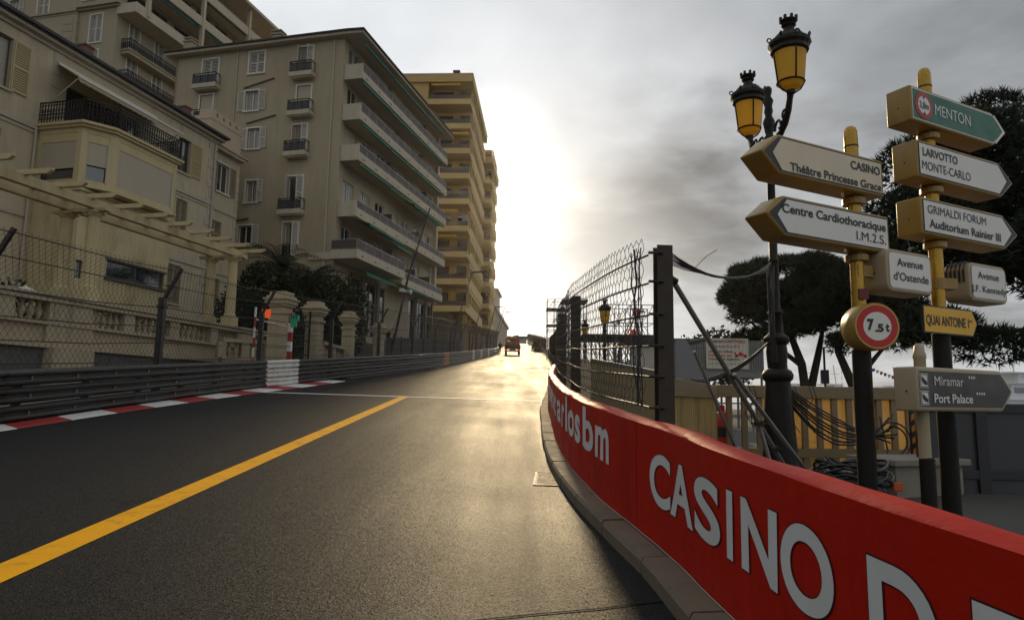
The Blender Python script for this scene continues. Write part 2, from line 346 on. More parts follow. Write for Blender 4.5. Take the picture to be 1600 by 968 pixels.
# ---------------------------------------------------------------- terrain and road
ZK = [(-400, -4.2), (-60, -4.2), (0, 0), (25, 1.75), (100, 7.75), (170, 15), (260, 16), (6000, 16)]
def zr(y): return float(np.interp(y, [k[0] for k in ZK], [k[1] for k in ZK]))
def curve(knots):
    ys = [k[0] for k in knots]; xs = [k[1] for k in knots]
    def f(y):
        if y <= ys[0]: return xs[0]
        if y >= ys[-1]: return xs[-1]
        i = max(k for k in range(len(ys)-1) if ys[k] <= y); h = ys[i+1]-ys[i]; t = (y-ys[i])/h
        def sl(k):
            if k in (0, len(ys)-1): j = min(max(k, 0), len(ys)-2); return (xs[j+1]-xs[j])/(ys[j+1]-ys[j])
            return (xs[k+1]-xs[k-1])/(ys[k+1]-ys[k-1])
        a, b = sl(i)*h, sl(i+1)*h
        return (2*t**3-3*t*t+1)*xs[i]+(t**3-2*t*t+t)*a+(-2*t**3+3*t*t)*xs[i+1]+(t**3-t*t)*b
    return f
XL = curve([(-40, -9.3), (-8, -8.95), (0, -8.85), (12, -8.83), (17, -8.8), (23.7, -8.5), (31, -7.35), (48, -4.95), (75, -3.3), (105, -1.9), (125, -1.8), (150, -2.6), (175, -3.6), (260, -9)])
RK = [(-12, 6.0), (-5, 3.9), (-1.5, 2.6), (.5, 1.78), (1.87, 1.40), (3.58, 1.14), (4.53, 1.07), (5.39, .95), (6.94, .77), (9, .68), (11.05, .70), (13.5, .78), (16.2, .88), (25, 1.5), (45, 2.6), (75, 4.0), (100, 5.2), (135, 4.9), (170, 4.1), (260, -1)]
XR = curve(RK)
YS = [-60, -40, -25, -12, -8, -5, -3] + [round(-2+.5*i, 2) for i in range(0, 50)] + [23+1.5*i for i in range(0, 50)] + [98, 100]+[104+6*i for i in range(12)] + [200, 260]
YS = sorted(set(YS))
def qz(x, y):
    """height of the ground sheet"""
    r = zr(y)-.05; e = XR(y)+.25
    if x <= e: z = r
    else:
        t = min(max((x-e)/2.6, 0), 1); t = t*t*(3-2*t); q = .55 if y > 8 else .55*max(min(y/8, 1), 0)
        q = min(q, r) if y < 8 else q
        z = r*(1-t)+q*t
    if x > 28: z = min(z, .5-6*min((x-28)/8, 1))
    if x < -40: z += (-x-40)*.25 if x > -400 else 90
    return z
gx = [-3000, -1200, -400, -120, -60, -40, -30, -24, -20, -17, -14, -12, -10, -8, -6, -4, -2, -1, 0, .5, 1, 1.3, 1.6, 2, 2.4, 2.8, 3.2, 3.6, 4, 5, 6, 7, 8, 10, 14, 20, 28, 32, 36, 44, 60, 120, 400, 3000]
gy = [-3000, -400] + YS[::1] + [400, 900, 3000]
g = MB(); n = len(gx)
vv = [(x, y, qz(x, min(max(y, -60), 260))) for y in gy for x in gx]
ff = [(j*n+i, j*n+i+1, (j+1)*n+i+1, (j+1)*n+i) for j in range(len(gy)-1) for i in range(n-1)]
struct(g.add(vv, ff), 'ground', GROUND)
struct(MB().quad((-3000, -3000, -3), (6000, -3000, -3), (6000, 6000, -3), (-3000, 6000, -3)), 'sea', SEA)
def strip(xa, xb, ys, dz, nx=1):
    m = MB(); k = nx+1
    vv = [(xa(y)+(xb(y)-xa(y))*i/nx, y, zr(y)+dz) for y in ys for i in range(k)]
    return m.add(vv, [(j*k+i, j*k+i+1, (j+1)*k+i+1, (j+1)*k+i) for j in range(len(ys)-1) for i in range(nx)])
struct(strip(lambda y: XL(y)-.35, lambda y: XR(y)+.1, YS, 0, 4), 'road', ASPH)
struct(strip(lambda y: XL(y)-6, lambda y: XL(y)-.36, YS, .05, 1), 'pavement', PAVE)
struct(strip(lambda y: -3.32, lambda y: -3.05, [-14+.5*i for i in range(70)], .004), 'road_marking', YPAINT)
wl = MB(); A0, A1 = Vector((-7.9, 21.7, 0)), Vector((1.0, 19.65, 0)); vv = []
for i in range(13):
    p = A0.lerp(A1, i/12); vv += [(p.x, p.y-.13, zr(p.y-.13)+.008), (p.x, p.y+.13, zr(p.y+.13)+.008)]
struct(wl.add(vv, [(2*i, 2*i+2, 2*i+3, 2*i+1) for i in range(12)]), 'road_marking', WPAINT)
struct(strip(lambda y: XL(y)-.05, lambda y: XL(y)+.12, [31+1.5*i for i in range(30)], .004), 'road_marking', mat('worn_white_paint', (.30, .29, .27), .7, .3, 4))
# red and white kerb blocks painted along the left edge
KO = curve([(4, -8.3), (11.3, -8.3), (15, -8.25), (21.2, -7.84), (25, -7.4), (28.6, -6.95), (32, -6.6)])
kr, kw = MB(), MB(); y = 4.55; i = 0
while y < 28.2:
    L = 1.42; mb = kr if i % 2 else kw; ys = [y+L*k/4 for k in range(5)]; sk = .35
    vv = [(XL(q)+.04, q+sk, zr(q+sk)+.03) for q in ys]+[(KO(q), q, zr(q)+.012) for q in ys]+[(KO(q)+.03, q, zr(q)+.002) for q in ys]
    mb.add(vv, [(k, k+5, k+6, k+1) for k in range(4)]+[(k+5, k+10, k+11, k+6) for k in range(4)]); y += L; i += 1
struct(kr, 'kerb', RPAINT); struct(kw, 'kerb', WPAINT)
# granite kerb in front of the red barrier
random.seed(3)
kb = MB(); y = -2.0
def nrmR(y):
    d = Vector((XR(y+.05)-XR(y-.05), .1)).normalized(); return Vector((-d.y, d.x))   # towards the road
while y < 26:
    L = .95 if y < 14 else 1.5; j = random.uniform(-.008, .008); ys = [y+.012+(L-.024)*k/3 for k in range(4)]; dz = random.uniform(-.006, .006); vv = []
    for q in ys:
        nn_ = nrmR(q); b = Vector((XR(q), q))
        o = b+nn_*(.185+j); c = b+nn_*(.167+j); inn = b-nn_*.12
        vv += [(o.x, o.y, zr(q)-.05), (o.x, o.y, zr(q)+.085+dz), (c.x, c.y, zr(q)+.115+dz), (inn.x, inn.y, zr(q)+.12+dz)]
    kb.add(vv, [(4*k+a, 4*k+4+a, 4*k+5+a, 4*k+1+a) for k in range(3) for a in range(3)]+[(0, 1, 2, 3), (15, 14, 13, 12)]); y += L
struct(kb, 'kerb', KERB)
pt = MB()
for a, b in (((-.45, 3.75), (1.02, 4.18)), ((-2.2, 3.2), (-.45, 3.75))):
    a, b = Vector(a), Vector(b); d = (b-a).normalized(); p = Vector((-d.y, d.x))*.008; m = 8
    vv = []
    for k in range(m+1):
        c = a.lerp(b, k/m)+p*random.uniform(-.8, .8); vv += [(*(c-p), zr((c-p).y)+.004), (*(c+p), zr((c+p).y)+.004)]
    pt.add(vv, [(2*k, 2*k+1, 2*k+3, 2*k+2) for k in range(m)])
struct(pt, 'road_seam', mat('tar_seam', (.012, .012, .012), .85, .2, 5, spec=.1))
# drain grate
gt = MB(); gz = zr(7.9)
F = Matrix.Translation((.47, 7.9, gz)) @ Matrix.Rotation(R(-4), 4, 'Z') @ Matrix.Rotation(math.atan(.07), 4, 'X')
gt.at(F).box(-.19, .19, -.40, .40, -.02, .003)
for k in range(11): gt.box(-.155, .155, -.36+k*.066, -.36+k*.066+.03, .003, .007)
gt.box(-.19, -.165, -.4, .4, .003, .009); gt.box(.165, .19, -.4, .4, .003, .009); gt.box(-.165, .165, -.4, -.375, .003, .009); gt.box(-.165, .165, .375, .4, .003, .009)
solo(gt, 'drain_grate', mat('rusty_iron', (.095, .065, .045), .6, .3, 8, metal=.3, bump=.2), 'rusty rectangular iron drain grate in the asphalt beside the stone kerb', 'drain grate')
# ---------------------------------------------------------------- left guard rail
def sweep(mb, prof, X, ys, closed=False, zf=zr, sgn=1, jit=None):
    """profile (n,h) swept along the curve X(y); n points to the road (right) when sgn=1"""
    vv = []; k = len(prof)
    for y in ys:
        d = Vector((X(y+.05)-X(y-.05), .1)).normalized(); nn_ = Vector((d.y, -d.x))*sgn
        ja, jh = (jit[0].uniform(-jit[1], jit[1]), jit[0].uniform(-jit[1], jit[1])) if jit else (0, 0)
        for a, h in prof: vv.append((X(y)+nn_.x*(a+ja), y+nn_.y*(a+ja), zf(y)+h+jh))
    r = k if closed else k-1; m = len(ys)
    return mb.add(vv, [(j*k+i, j*k+(i+1) % k, (j+1)*k+(i+1) % k, (j+1)*k+i) for j in range(m-1) for i in range(r)])
WP = [(-.03, .0), (.0, .01), (.055, .055), (.055, .085), (.0, .135), (.0, .165), (.055, .215), (.055, .245), (.0, .29), (-.03, .30)]
def yrange(a, b, st):
    k = max(1, int(round((b-a)/st))); return [a+(b-a)*i/k for i in range(k+1)]
def guard_rail(name, label, X, y0, y1, sgn, segs, step=1.0, pst=2.0, extra=None):
    t = thing(name, label, 'guard rail', (X(y0), y0, zr(y0)))
    cuts = sorted({y0, y1} | {q for s_ in segs for q in s_[:2]})
    for a, b in zip(cuts[:-1], cuts[1:]):
        m = next((s_[2] for s_ in segs if s_[0] <= a and b <= s_[1]), RAIL)
        mb = MB()
        for lv in range(3):
            ys = yrange(a, b, step); rj = random.Random(lv*7+int(a)); off_ = .012 if m is not RAIL else 0
            sweep(mb, [(p+off_, h+.03+lv*.315) for p, h in WP], X, ys, sgn=sgn, jit=(rj, .007) if sgn > 0 else None)
            if m is RAIL:
                q = math.ceil(a/4)*4
                while q < b-.3:      # overlapping joints every four metres
                    sweep(mb, [(p+.008, h+.03+lv*.315) for p, h in WP[1:-1]], X, [q, q+.16, q+.32], sgn=sgn); q += 4
        lab = {RAILWHITE: 'white painted section of the rail', RAILORANGE: 'orange and white painted section of the rail'}.get(m)
        mb.build('rail', m, t, label=lab)
    mb = MB(); y = y0+.5
    while y < y1:
        d = Vector((X(y+.05)-X(y-.05), .1)).normalized(); a = math.atan2(d.y, d.x)
        mb.at(Matrix.Translation((X(y), y, zr(y))) @ Matrix.Rotation(a-math.pi/2, 4, 'Z')).box(-.14*sgn-.05, -.14*sgn+.05, -.06, .06, -.2, .92); y += pst
    o = mb.build('rail_posts', DARKSTEEL, t); return t
gl = guard_rail('guard_rail', 'long dark triple steel guard rail along the left edge of the road', XL, -14, 108, 1, [(23.75, 26.2, RAILWHITE), (49.0, 51.2, RAILORANGE), (66, 67.6, RAILWHITE), (74, 75.6, RAILWHITE), (83, 85, RAILWHITE)])
bolt = MB()
for k in range(30):
    y = -2+1.33*k; d = Vector((XL(y+.05)-XL(y-.05), .1)).normalized(); x = XL(y)+.02*d.y
    for lv in range(3):
        for dz in (.13, .17): bolt.box(x-.005, x+.014, y-.018, y+.018, zr(y)+dz+lv*.315, zr(y)+dz+.03+lv*.315)
o = bolt.build('bolts', GALV, gl)
guard_rail('guard_rail', 'distant steel guard rail on the right side where the road bends away', XR, 84, 172, -1, [], 4, 4)
# ---------------------------------------------------------------- netting
def net_point(X, y, prof, t, sgn):
    """prof polyline [(n,h)]; t metres along it"""
    d = Vector((X(y+.05)-X(y-.05), .1)).normalized(); nn_ = Vector((d.y, -d.x))*sgn
    for (a, h), (b, k) in zip(prof[:-1], prof[1:]):
        L = math.hypot(b-a, k-h)
        if t <= L+1e-6 or (b, k) == prof[-1]:
            f = min(t/L, 1.0); n_, hh = a+(b-a)*f, h+(k-h)*f; return (X(y)+nn_.x*n_, y+nn_.y*n_, zr(y)+hh)
        t -= L
def plen(prof): return sum(math.hypot(b[0]-a[0], b[1]-a[1]) for a, b in zip(prof[:-1], prof[1:]))
def diamond_net(X, y0, y1, prof, w_, h_, r, sgn=1, jit=.0):
    mb = MB(); T = plen(prof); ds = T*w_/h_; brk = [0]; acc = 0
    for a, b in zip(prof[:-1], prof[1:]): acc += math.hypot(b[0]-a[0], b[1]-a[1]); brk.append(acc)
    for dr in (1, -1):
        s0 = y0-ds
        while s0 < y1+ds:
            pts = []
            for i in range(len(brk)-1):
                for k in range(3):
                    t = brk[i]+(brk[i+1]-brk[i])*k/3; pts.append((s0+dr*t*w_/h_ if dr > 0 else s0+ds-t*w_/h_, t))
            pts.append((s0+ds if dr > 0 else s0, T))
            pts = [p for p in pts if y0 <= p[0] <= y1]
            if len(pts) > 1: mb.tube([net_point(X, y, prof, t, sgn) for y, t in pts], r, 3, False)
            s0 += w_
    return mb
def hex_net(X, y0, y1, prof, w_, h_, r, sgn=1, jit=.006, yfun=None):
    """twisted hexagonal wire: columns of stretched hexagons"""
    rnd = random.Random(5); mb = MB(); T = plen(prof); nj = int(T/h_); ni = int((y1-y0)/w_); P = {}
    vs_ = []; fs_ = []
    def pt(i, t):
        k = (i, round(t, 4))
        if k not in P:
            y = y0+i*w_/2; p = Vector(net_point(X, y, prof, min(t, T), sgn)); b = .05*math.sin(y*1.7)*math.sin(t*1.4)
            P[k] = p+Vector((rnd.uniform(-jit, jit)+b*.4*sgn, rnd.uniform(-jit, jit), rnd.uniform(-jit, jit)+(max(0, t-T+.2)*.02*math.sin(y*5.3))))
        return P[k]
    for i in range(2*ni):
        for j in range(-1, nj+1):
            o = (i % 2)*h_/2; t0 = j*h_+o; a, b, c = t0+h_*.17, t0+h_*.5, t0+h_*.67
            # one vertical twist and the two legs that split from it
            for (i0, q0), (i1, q1) in ((((i, a)), (i, t0+h_*.42)), ((i, t0+h_*.42), (i+1, t0+h_*.67)), ((i, t0+h_*.42), (i-1, t0+h_*.67))):
                if q0 < 0 or q1 > T or i1 < 0: continue
                A, B = pt(i0, q0), pt(i1, q1)
                mb.bar(A, B, r*2, r*2)
    return mb
# ---------------------------------------------------------------- debris fence above the left rail
t = thing('debris_fence', 'tall wire debris fence with leaning dark posts behind the left guard rail', 'fence', (XL(11.5), 11.5, zr(11.5)))
PR = [(-.16, .9), (-.16, 2.62), (.28, 3.38)]
for y in (5.6, 11.5, 17.4, 23.6, 29.4, 35.3, 41.2, 47, 53, 59, 65, 71, 77, 83, 89, 95, 101):
    mb = MB(); a, b, c = (net_point(XL, y, [(-.2, -.1), (-.2, 2.66), (.24, 3.42)], q, 1) for q in (0, 2.76, 3.7))
    mb.bar(a, b, .15, .15); mb.bar(Vector(b)-Vector((0, 0, .1)), c, .07, .07); mb.box(b[0]-.1, b[0]+.1, b[1]-.1, b[1]+.1, b[2]-.25, b[2]-.2)
    mb.build('post', DARKSTEEL, t)
diamond_net(XL, 5.6, 37, PR, .17, .20, .0036).build('net', IRON, t)
diamond_net(XL, 37, 101, [(-.16, .9), (-.16, 2.62), (.28, 3.38)], .22, .26, .006).build('net', IRON, t)
mb = MB()
for q in (.18, .6, 1.02, 1.5, 2.1, 2.55):
    pts = []
    for y in yrange(5.6, 101, 1.5):
        p = Vector(net_point(XL, y, PR, q, 1)); p.z -= .05*math.sin((y-5.6)/5.93*math.pi)**2; pts.append(p)
    mb.tube(pts, .011, 4)
mb.build('cable', DARKSTEEL, t)
# ---------------------------------------------------------------- red barrier
SK = [RK[2]]; SS = [0.0]
for a, b in zip(RK[2:], RK[3:]): SS.append(SS[-1]+math.hypot(b[0]-a[0], b[1]-a[1])); SK.append(b)
def s2y(s): return float(np.interp(s, SS, [k[0] for k in SK]))
def bpt(s, h, off):
    y = s2y(s); nn_ = nrmR(y); wv = .004*math.sin(s*4.1+h*3)+.002*math.sin(s*11.3-h*7)
    lean = .0
    return (XR(y)+nn_.x*(off+wv+lean), y+nn_.y*(off+wv+lean), zr(y)+h)
t = thing('barrier', 'curved concrete road barrier wrapped in a red banner with big white lettering', 'barrier', (1.3, 3, zr(3)))
def cover(s0, s1, m, nm):
    mb = MB(); st = .06 if s1 < 12 else .25; ss = yrange(s0, s1, st)
    hs = [.118, .16, .3, .45, .6, .75, .86, .905, .918]; k = len(hs)+5; vv = []
    for s in ss:
        for h in hs: vv.append(bpt(s, h, 0))
        sag = .004*math.sin(s*3.3)+.002*math.sin(s*9.7)
        for off, h in ((-.012, .926), (-.06, .940), (-.11, .944), (-.135, .930), (-.145, .80)): vv.append(bpt(s, h+sag, off))
    mb.add(vv, [(j*k+i, j*k+i+1, (j+1)*k+i+1, (j+1)*k+i) for j in range(len(ss)-1) for i in range(k-1)])
    return mb.build(nm, m, t, smooth=True)
cover(0, 7.035, BANNER, 'cover'); cover(7.042, 11.7, BANNER, 'cover'); cover(11.706, 27, BANNER, 'cover')
mb = MB(); mb.tube([bpt(s, .126+.004*math.sin(s*3), .008) for s in yrange(0, 12, .12)], .004, 4); mb.build('hem', mat('hem_grey', (.30, .27, .25), .7, .5, 9), t)
mb = MB()
ys = yrange(-1.4, 25, .5); sweep(mb, [(-.03, 0), (-.03, .87), (-.13, .87), (-.13, 0)], XR, ys, True, sgn=-1)
mb.build('concrete_core', CONCRETE, t)
def banner_letters(items, nm, bold, outline=True):
    outs = ((LETTER, 0, .005, 'letter'), (LETTERDK, .014, .003, 'letter_outline')) if outline else ((LETTER, 0, .004, 'letter'),)
    for ch_, sl, sr, h0, h1 in items:      # sl > sr: the writing runs towards the camera
        lo_ = t
        for m, ex, off, name in outs:
            vv, ff = text_mesh(ch_, bold+ex); base, _ = text_mesh(ch_, bold)
            a0, a1 = min(p[0] for p in base), max(p[0] for p in base)
            bm = bmesh.new(); bv = [bm.verts.new((p[0], p[1], 0)) for p in vv]
            for f in ff:
                try: bm.faces.new([bv[i] for i in f])
                except ValueError: pass
            k = max(3, int(abs(sl-sr)/.05))
            for i in range(1, k):
                bmesh.ops.bisect_plane(bm, geom=bm.verts[:]+bm.edges[:]+bm.faces[:], plane_co=(a0+(a1-a0)*i/k, 0, 0), plane_no=(1, 0, 0))
            bm.verts.index_update()
            pts = [bpt(sl+(v.co.x-a0)/(a1-a0)*(sr-sl), h0+v.co.y/CAPH*(h1-h0), off) for v in bm.verts]
            o = MB().add(pts, [tuple(v.index for v in f.verts) for f in bm.faces]).build(name, m, lo_); bm.free()
            lo_ = o
CAPH = max(p[1] for p in text_mesh('H')[0])
# (letter, s at its left, s at its right, baseline, cap height)
banner_letters([('C', 6.74, 6.33, .412, .73), ('A', 6.33, 5.90, .412, .73), ('S', 5.87, 5.47, .412, .73), ('I', 5.385, 5.315, .412, .73), ('N', 5.22, 4.86, .412, .73),
                ('O', 4.83, 4.44, .412, .73), ('D', 4.245, 3.93, .412, .73), ('E', 3.80, 3.55, .412, .73), ('M', 3.2, 2.8, .412, .73), ('O', 2.72, 2.3, .412, .73), ('N', 2.22, 1.85, .412, .73)], 'lettering', .028)
SM = lambda p: float(np.interp(p, [853, 872, 883, 893, 899, 907, 920, 934, 955], [17.5, 11.78, 10.9, 10.25, 9.75, 9.3, 8.61, 8.25, 7.76]))
lo = [('a', 872, 882), ('r', 884, 889.5), ('l', 891.5, 894), ('o', 895, 903), ('s', 904.5, 911.5), ('b', 914.5, 928.5), ('m', 932, 954)]
it = [(c_, SM(a), SM(b), .485, .87) for c_, a, b in lo]; x = 12.0
for c_, wd in (('c', .55), ('e', .6), ('t', .4), ('n', .6), ('o', .6), ('m', .9), ('#', .7)): it.append((c_, x+wd, x+.08, .485, .87)); x += wd
banner_letters(it, 'lettering', .03, False)
# ---------------------------------------------------------------- catch fence on the red barrier
t = thing('catch_fence', 'rusty steel catch fence with hexagonal wire mesh standing behind the red barrier', 'fence', (XR(6)+.4, 6, zr(6)))
PF = [(.20, .93), (.20, 2.47)]
def hpost(x, y, z0, z1, w_, a):
    mb = MB(Matrix.Translation((x, y, 0)) @ Matrix.Rotation(R(a), 4, 'Z'))
    mb.box(-w_/2, w_/2, -w_/2, -w_/2+.014, z0, z1).box(-w_/2, w_/2, w_/2-.014, w_/2, z0, z1).box(-.006, .006, -w_/2+.014, w_/2-.014, z0, z1)
    return mb
PW = mat('rusty_steel_post', (.042, .032, .021), .6, .25, 3, .15, .2, 40, metal=.2, stain=((.07, .036, .016), 3))
for y, w_ in ((5.62, .13), (11.0, .14), (16.4, .16), (21.8, .16), (27.2, .16), (32.6, .16), (38, .16)):
    x, _, _ = net_point(XR, y, [(.34, 0), (.34, 1)], 0, 1)
    hpost(x, y, zr(y)-.3, zr(y)+2.34, w_, 4).build('post', PW, t)
hex_net(XR, 5.66, 17.5, PF, .125, .195, .0020).build('net', mat('mesh_wire', (.05, .047, .04), .55, .2, 5, metal=.3), t)
hex_net(XR, 17.5, 38, PF, .24, .34, .0026).build('net', MATS['mesh_wire'], t)
mb = MB()
for h in (1.0, 1.25, 1.50, 1.76, 2.03, 2.27):
    mb.tube([Vector(net_point(XR, y, [(.22, h), (.22, 9)], 0, 1))-Vector((0, 0, .025*math.sin((y-5.62)/5.4*math.pi)**2)) for y in yrange(5.62, 38, .45)], .009, 5)
mb.build('cable', DARKSTEEL, t)
mb = MB()
for k in range(5):      # black wires hanging down beside the post
    x, y, z = net_point(XR, 5.78+.03*k, [(.2, 0), (.2, 3)], 0, 1); rr = random.Random(k); sp = .02+.015*k
    mb.tube([(x+rr.uniform(-.02, .02), y+sp*(1-j/9)*(2.0 if k > 3 else .5)+rr.uniform(-.007, .007), z+2.36-j*.152) for j in range(10)], rr.choice((.004, .006, .009)), 5)
mb.build('wires', CABLE, t)
for h in (1.0, 1.25, 1.5, 1.76, 2.03, 2.27):
    mb = MB()
    x, y, z = net_point(XR, 5.60, [(.30, h), (.30, 9)], 0, 1); mb.tube([(x-.10, y-.10, z), (x+.02, y-.10, z)], .012, 6); mb.lathe([(.0, -.014), (.018, -.012), (.018, .012), (0, .014)], (x-.03, y-.10, z), 6)
    mb.build('clamp', DARKSTEEL, t)
# ---------------------------------------------------------------- windows
CURTAIN = mat('curtain_behind_glass', (.30, .27, .22), .25, .1, 2, spec=.6); random.seed(17)
def shutter(mb, a0, a1, c0, c1, y, n=None):
    w_ = a1-a0; mb.box(a0, a0+.05, y-.035, y, c0, c1).box(a1-.05, a1, y-.035, y, c0, c1)
    for c in (c0, (c0+c1)/2-.03, c1-.06): mb.box(a0+.05, a1-.05, y-.035, y, c, c+.06)
    n = n or int((c1-c0)/.11)
    for k in range(n):
        z = c0+.06+(c1-c0-.12)*(k+.5)/n; d = .03
        mb.quad((a0+.05, y-.03, z-d), (a1-.05, y-.03, z-d), (a1-.05, y-.005, z+d), (a0+.05, y-.005, z+d))
def window(fr, a0, a1, c0, c1, parent, kind='open', fm=FRAMEW, sm=SHUTTERW, trim=True, rev=.2, mull=1, sw=None, trans=None):
    mb = MB(fr); y = rev-.05; b = .06
    mb.box(a0, a0+b, y, y+.06, c0, c1).box(a1-b, a1, y, y+.06, c0, c1).box(a0+b, a1-b, y, y+.06, c0, c0+b).box(a0+b, a1-b, y, y+.06, c1-b, c1)
    for k in range(1, mull+1):
        q = a0+(a1-a0)*k/(mull+1); mb.box(q-.035, q+.035, y+.005, y+.055, c0+b, c1-b)
    if trans: mb.box(a0+b, a1-b, y+.01, y+.05, c0+(c1-c0)*trans-.03, c0+(c1-c0)*trans+.03)
    wo_ = mb.build('window', fm, parent)
    MB(fr).quad((a0, rev, c0), (a1, rev, c0), (a1, rev, c1), (a0, rev, c1)).build('pane', GLASS, wo_)
    if kind in ('open', 'right', 'left', 'ajar', 'none') and a1-a0 < 2.4 and c1-c0 < 3 and random.random() < .6:
        m5 = MB(fr); wd = (a1-a0)*random.uniform(.18, .34)
        for e, q in ((a0+b, a0+b+wd), (a1-b-wd, a1-b)):
            for k in range(5): u, v = e+(q-e)*k/5, e+(q-e)*(k+1)/5; m5.quad((u, rev-.012+.004*(k % 2), c0+b), (v, rev-.008-.004*(k % 2), c0+b), (v, rev-.008-.004*(k % 2), c1-b), (u, rev-.012+.004*(k % 2), c1-b))
        m5.build('curtain', CURTAIN, wo_)
    if trim:
        q = .11; m2 = MB(fr)
        m2.box(a0-q, a0, -.035, .02, c0, c1+q).box(a1, a1+q, -.035, .02, c0, c1+q).box(a0, a1, -.035, .02, c1, c1+q).box(a0-q-.03, a1+q+.03, -.10, .02, c0-.10, c0)
        m2.build('surround', fm if fm is FRAMEW else STUCCO, wo_)
    sw = sw or (a1-a0)/2
    if kind in ('open', 'right', 'left'):
        if kind != 'right': m3 = MB(fr); shutter(m3, a0-.06-sw, a0-.06, c0, c1, -.045); m3.build('shutter', sm, wo_)
        if kind != 'left': m3 = MB(fr); shutter(m3, a1+.06, a1+.06+sw, c0, c1, -.045); m3.build('shutter', sm, wo_)
    elif kind == 'closed':
        for u0, u1 in ((a0+.01, (a0+a1)/2-.005), ((a0+a1)/2+.005, a1-.01)):
            m3 = MB(fr); shutter(m3, u0, u1, c0+.01, c1-.01, .08); m3.build('shutter', sm, wo_)
    elif kind == 'ajar':
        for hinge, sg in ((a0, 1), (a1, -1)):
            F = fr @ Matrix.Translation((hinge, .02, 0)) @ Matrix.Rotation(R(-70*sg), 4, 'Z')
            m3 = MB(F); shutter(m3, *(sorted((0, sg*sw))), c0+.02, c1-.02, 0); m3.build('shutter', sm, wo_)
    elif kind == 'blind':
        m3 = MB(fr); m3.box(a0+.02, a1-.02, .07, .10, c0, c1); m3.build('blind', ROLLER, wo_)
    return wo_
def railing(fr, pts, z0, z1, name, m, parent, step=.12, ornate=True, panel=None, bw=.03, rt=.012):
    """metal railing along a plan polyline"""
    mb = MB(fr); m2 = MB(fr)
    for (x0, y0), (x1, y1) in zip(pts[:-1], pts[1:]):
        L = math.hypot(x1-x0, y1-y0); n = max(1, int(L/step))
        mb.bar((x0, y0, z1), (x1, y1, z1), .06, .05); mb.bar((x0, y0, z0+.06), (x1, y1, z0+.06), .04, .03)
        if panel is not None:
            m2.quad((x0, y0, z0+.08), (x1, y1, z0+.08), (x1, y1, z1-.06), (x0, y0, z1-.06))
            n = max(1, int(L/1.3))
        else: mb.bar((x0, y0, z1-.14), (x1, y1, z1-.14), .03, .025)
        for k in range(n+1):
            x, y = x0+(x1-x0)*k/n, y0+(y1-y0)*k/n; mb.bar((x, y, z0), (x, y, z1), bw, bw)
            if ornate and k < n:
                xa, ya = x0+(x1-x0)*(k+.5)/n, y0+(y1-y0)*(k+.5)/n; ax = 'y' if abs(x1-x0) > abs(y1-y0) else 'x'
                mb.ring((xa, ya, z0+(z1-z0)*.28), step*.36, rt, ax, 6); mb.ring((xa, ya, z0+(z1-z0)*.62), step*.36, rt, ax, 6); mb.ring((xa, ya, z0+(z1-z0)*.45), step*.25, rt, ax, 5)
    o = mb.build(name, m, parent)
    if panel is not None: m2.build('railing_panel', panel, o)
    return o
def chimney(fr, a, b, z, parent, w_=.7, h_=.9):
    mb = MB(fr).box(a-w_/2, a+w_/2, b-.35, b+.35, z, z+h_).box(a-w_/2-.08, a+w_/2+.08, b-.43, b+.43, z+h_, z+h_+.1)
    for k in (-1, 1): mb.box(a+k*w_*.3-.06, a+k*w_*.3+.06, b-.3, b+.3, z+h_+.1, z+h_+.28)
    mb.box(a-w_/2-.05, a+w_/2+.05, b-.4, b+.4, z+h_+.28, z+h_+.36); return mb.build('chimney', HOTEL, parent)
# ---------------------------------------------------------------- villa
FV = frame(-22.26, 27.6, 12.4)
t = thing('villa', 'cream three storey villa with a projecting bay, iron balcony and yellow shutters behind the terrace', 'house', (-22.26, 27.6, 3.4), 90-12.4)
holes = [(-.6, .72, 14.45, 16.75), (3.6, 8.3, 13.5, 16.0), (11.35, 12.45, 14.45, 16.5), (11.55, 12.5, 10.9, 12.8), (11.3, 12.4, 6.6, 8.85), (-.6, .6, 10.2, 12.6), (-6.6, -5.2, 14.45, 16.75), (-6.6, -5.2, 10.2, 12.6)]
mb = MB(FV).wall(-14, 14.85, 3.2, 17.5, holes)
mb.quad((14.85, 0, 3.2), (14.85, 9, 3.2), (14.85, 9, 17.5), (14.85, 0, 17.5)); mb.quad((-14, 9, 3.2), (-14, 0, 3.2), (-14, 0, 17.5), (-14, 9, 17.5)); mb.quad((-14, 9, 17.5), (14.85, 9, 17.5), (14.85, 9, 3.2), (-14, 9, 3.2))
mb.build('wall', STUCCO, t)
mb = MB(FV)      # quoins and string courses
for z in [3.8+.62*k for k in range(22)]:
    w_ = .75 if int(z/.62) % 2 else .5
    mb.box(14.85-w_, 14.885, -.035, .02, z, z+.55)
    if z < 17: mb.box(2.75, 2.75+w_*.7, -.03, .02, z, z+.55)
for z, h_, d in ((13.2, .22, .09), (13.02, .12, .05), (9.1, .2, .08), (5.9, .16, .06)):
    mb.box(-14, 2.3, -d, .02, z, z+h_); mb.box(8.6, 14.9, -d, .02, z, z+h_)
mb.build('string_course', STONEWHITE, t)
mb = MB(FV)
mb.prism([(-14.3, 17.3), (15.0, 17.3), (15.0, 17.48), (-14.3, 17.48)], -.12, .1).box(-14.3, 15.2, -.38, .1, 17.48, 17.62)
mb.build('cornice', STONEWHITE, t)
mb = MB(FV); mb.box(-14.4, 15.3, -.62, .2, 17.66, 17.80); mb.box(-14.3, 15.2, -.5, .2, 17.62, 17.66)
mb.add([(-14.3, -.55, 17.8), (15.2, -.55, 17.8), (13.5, 4.5, 18.4), (-13, 4.5, 18.4), (15.2, 9.5, 17.8), (-14.3, 9.5, 17.8)], [(0, 1, 2, 3), (1, 4, 2), (2, 4, 5, 3), (3, 5, 0)])
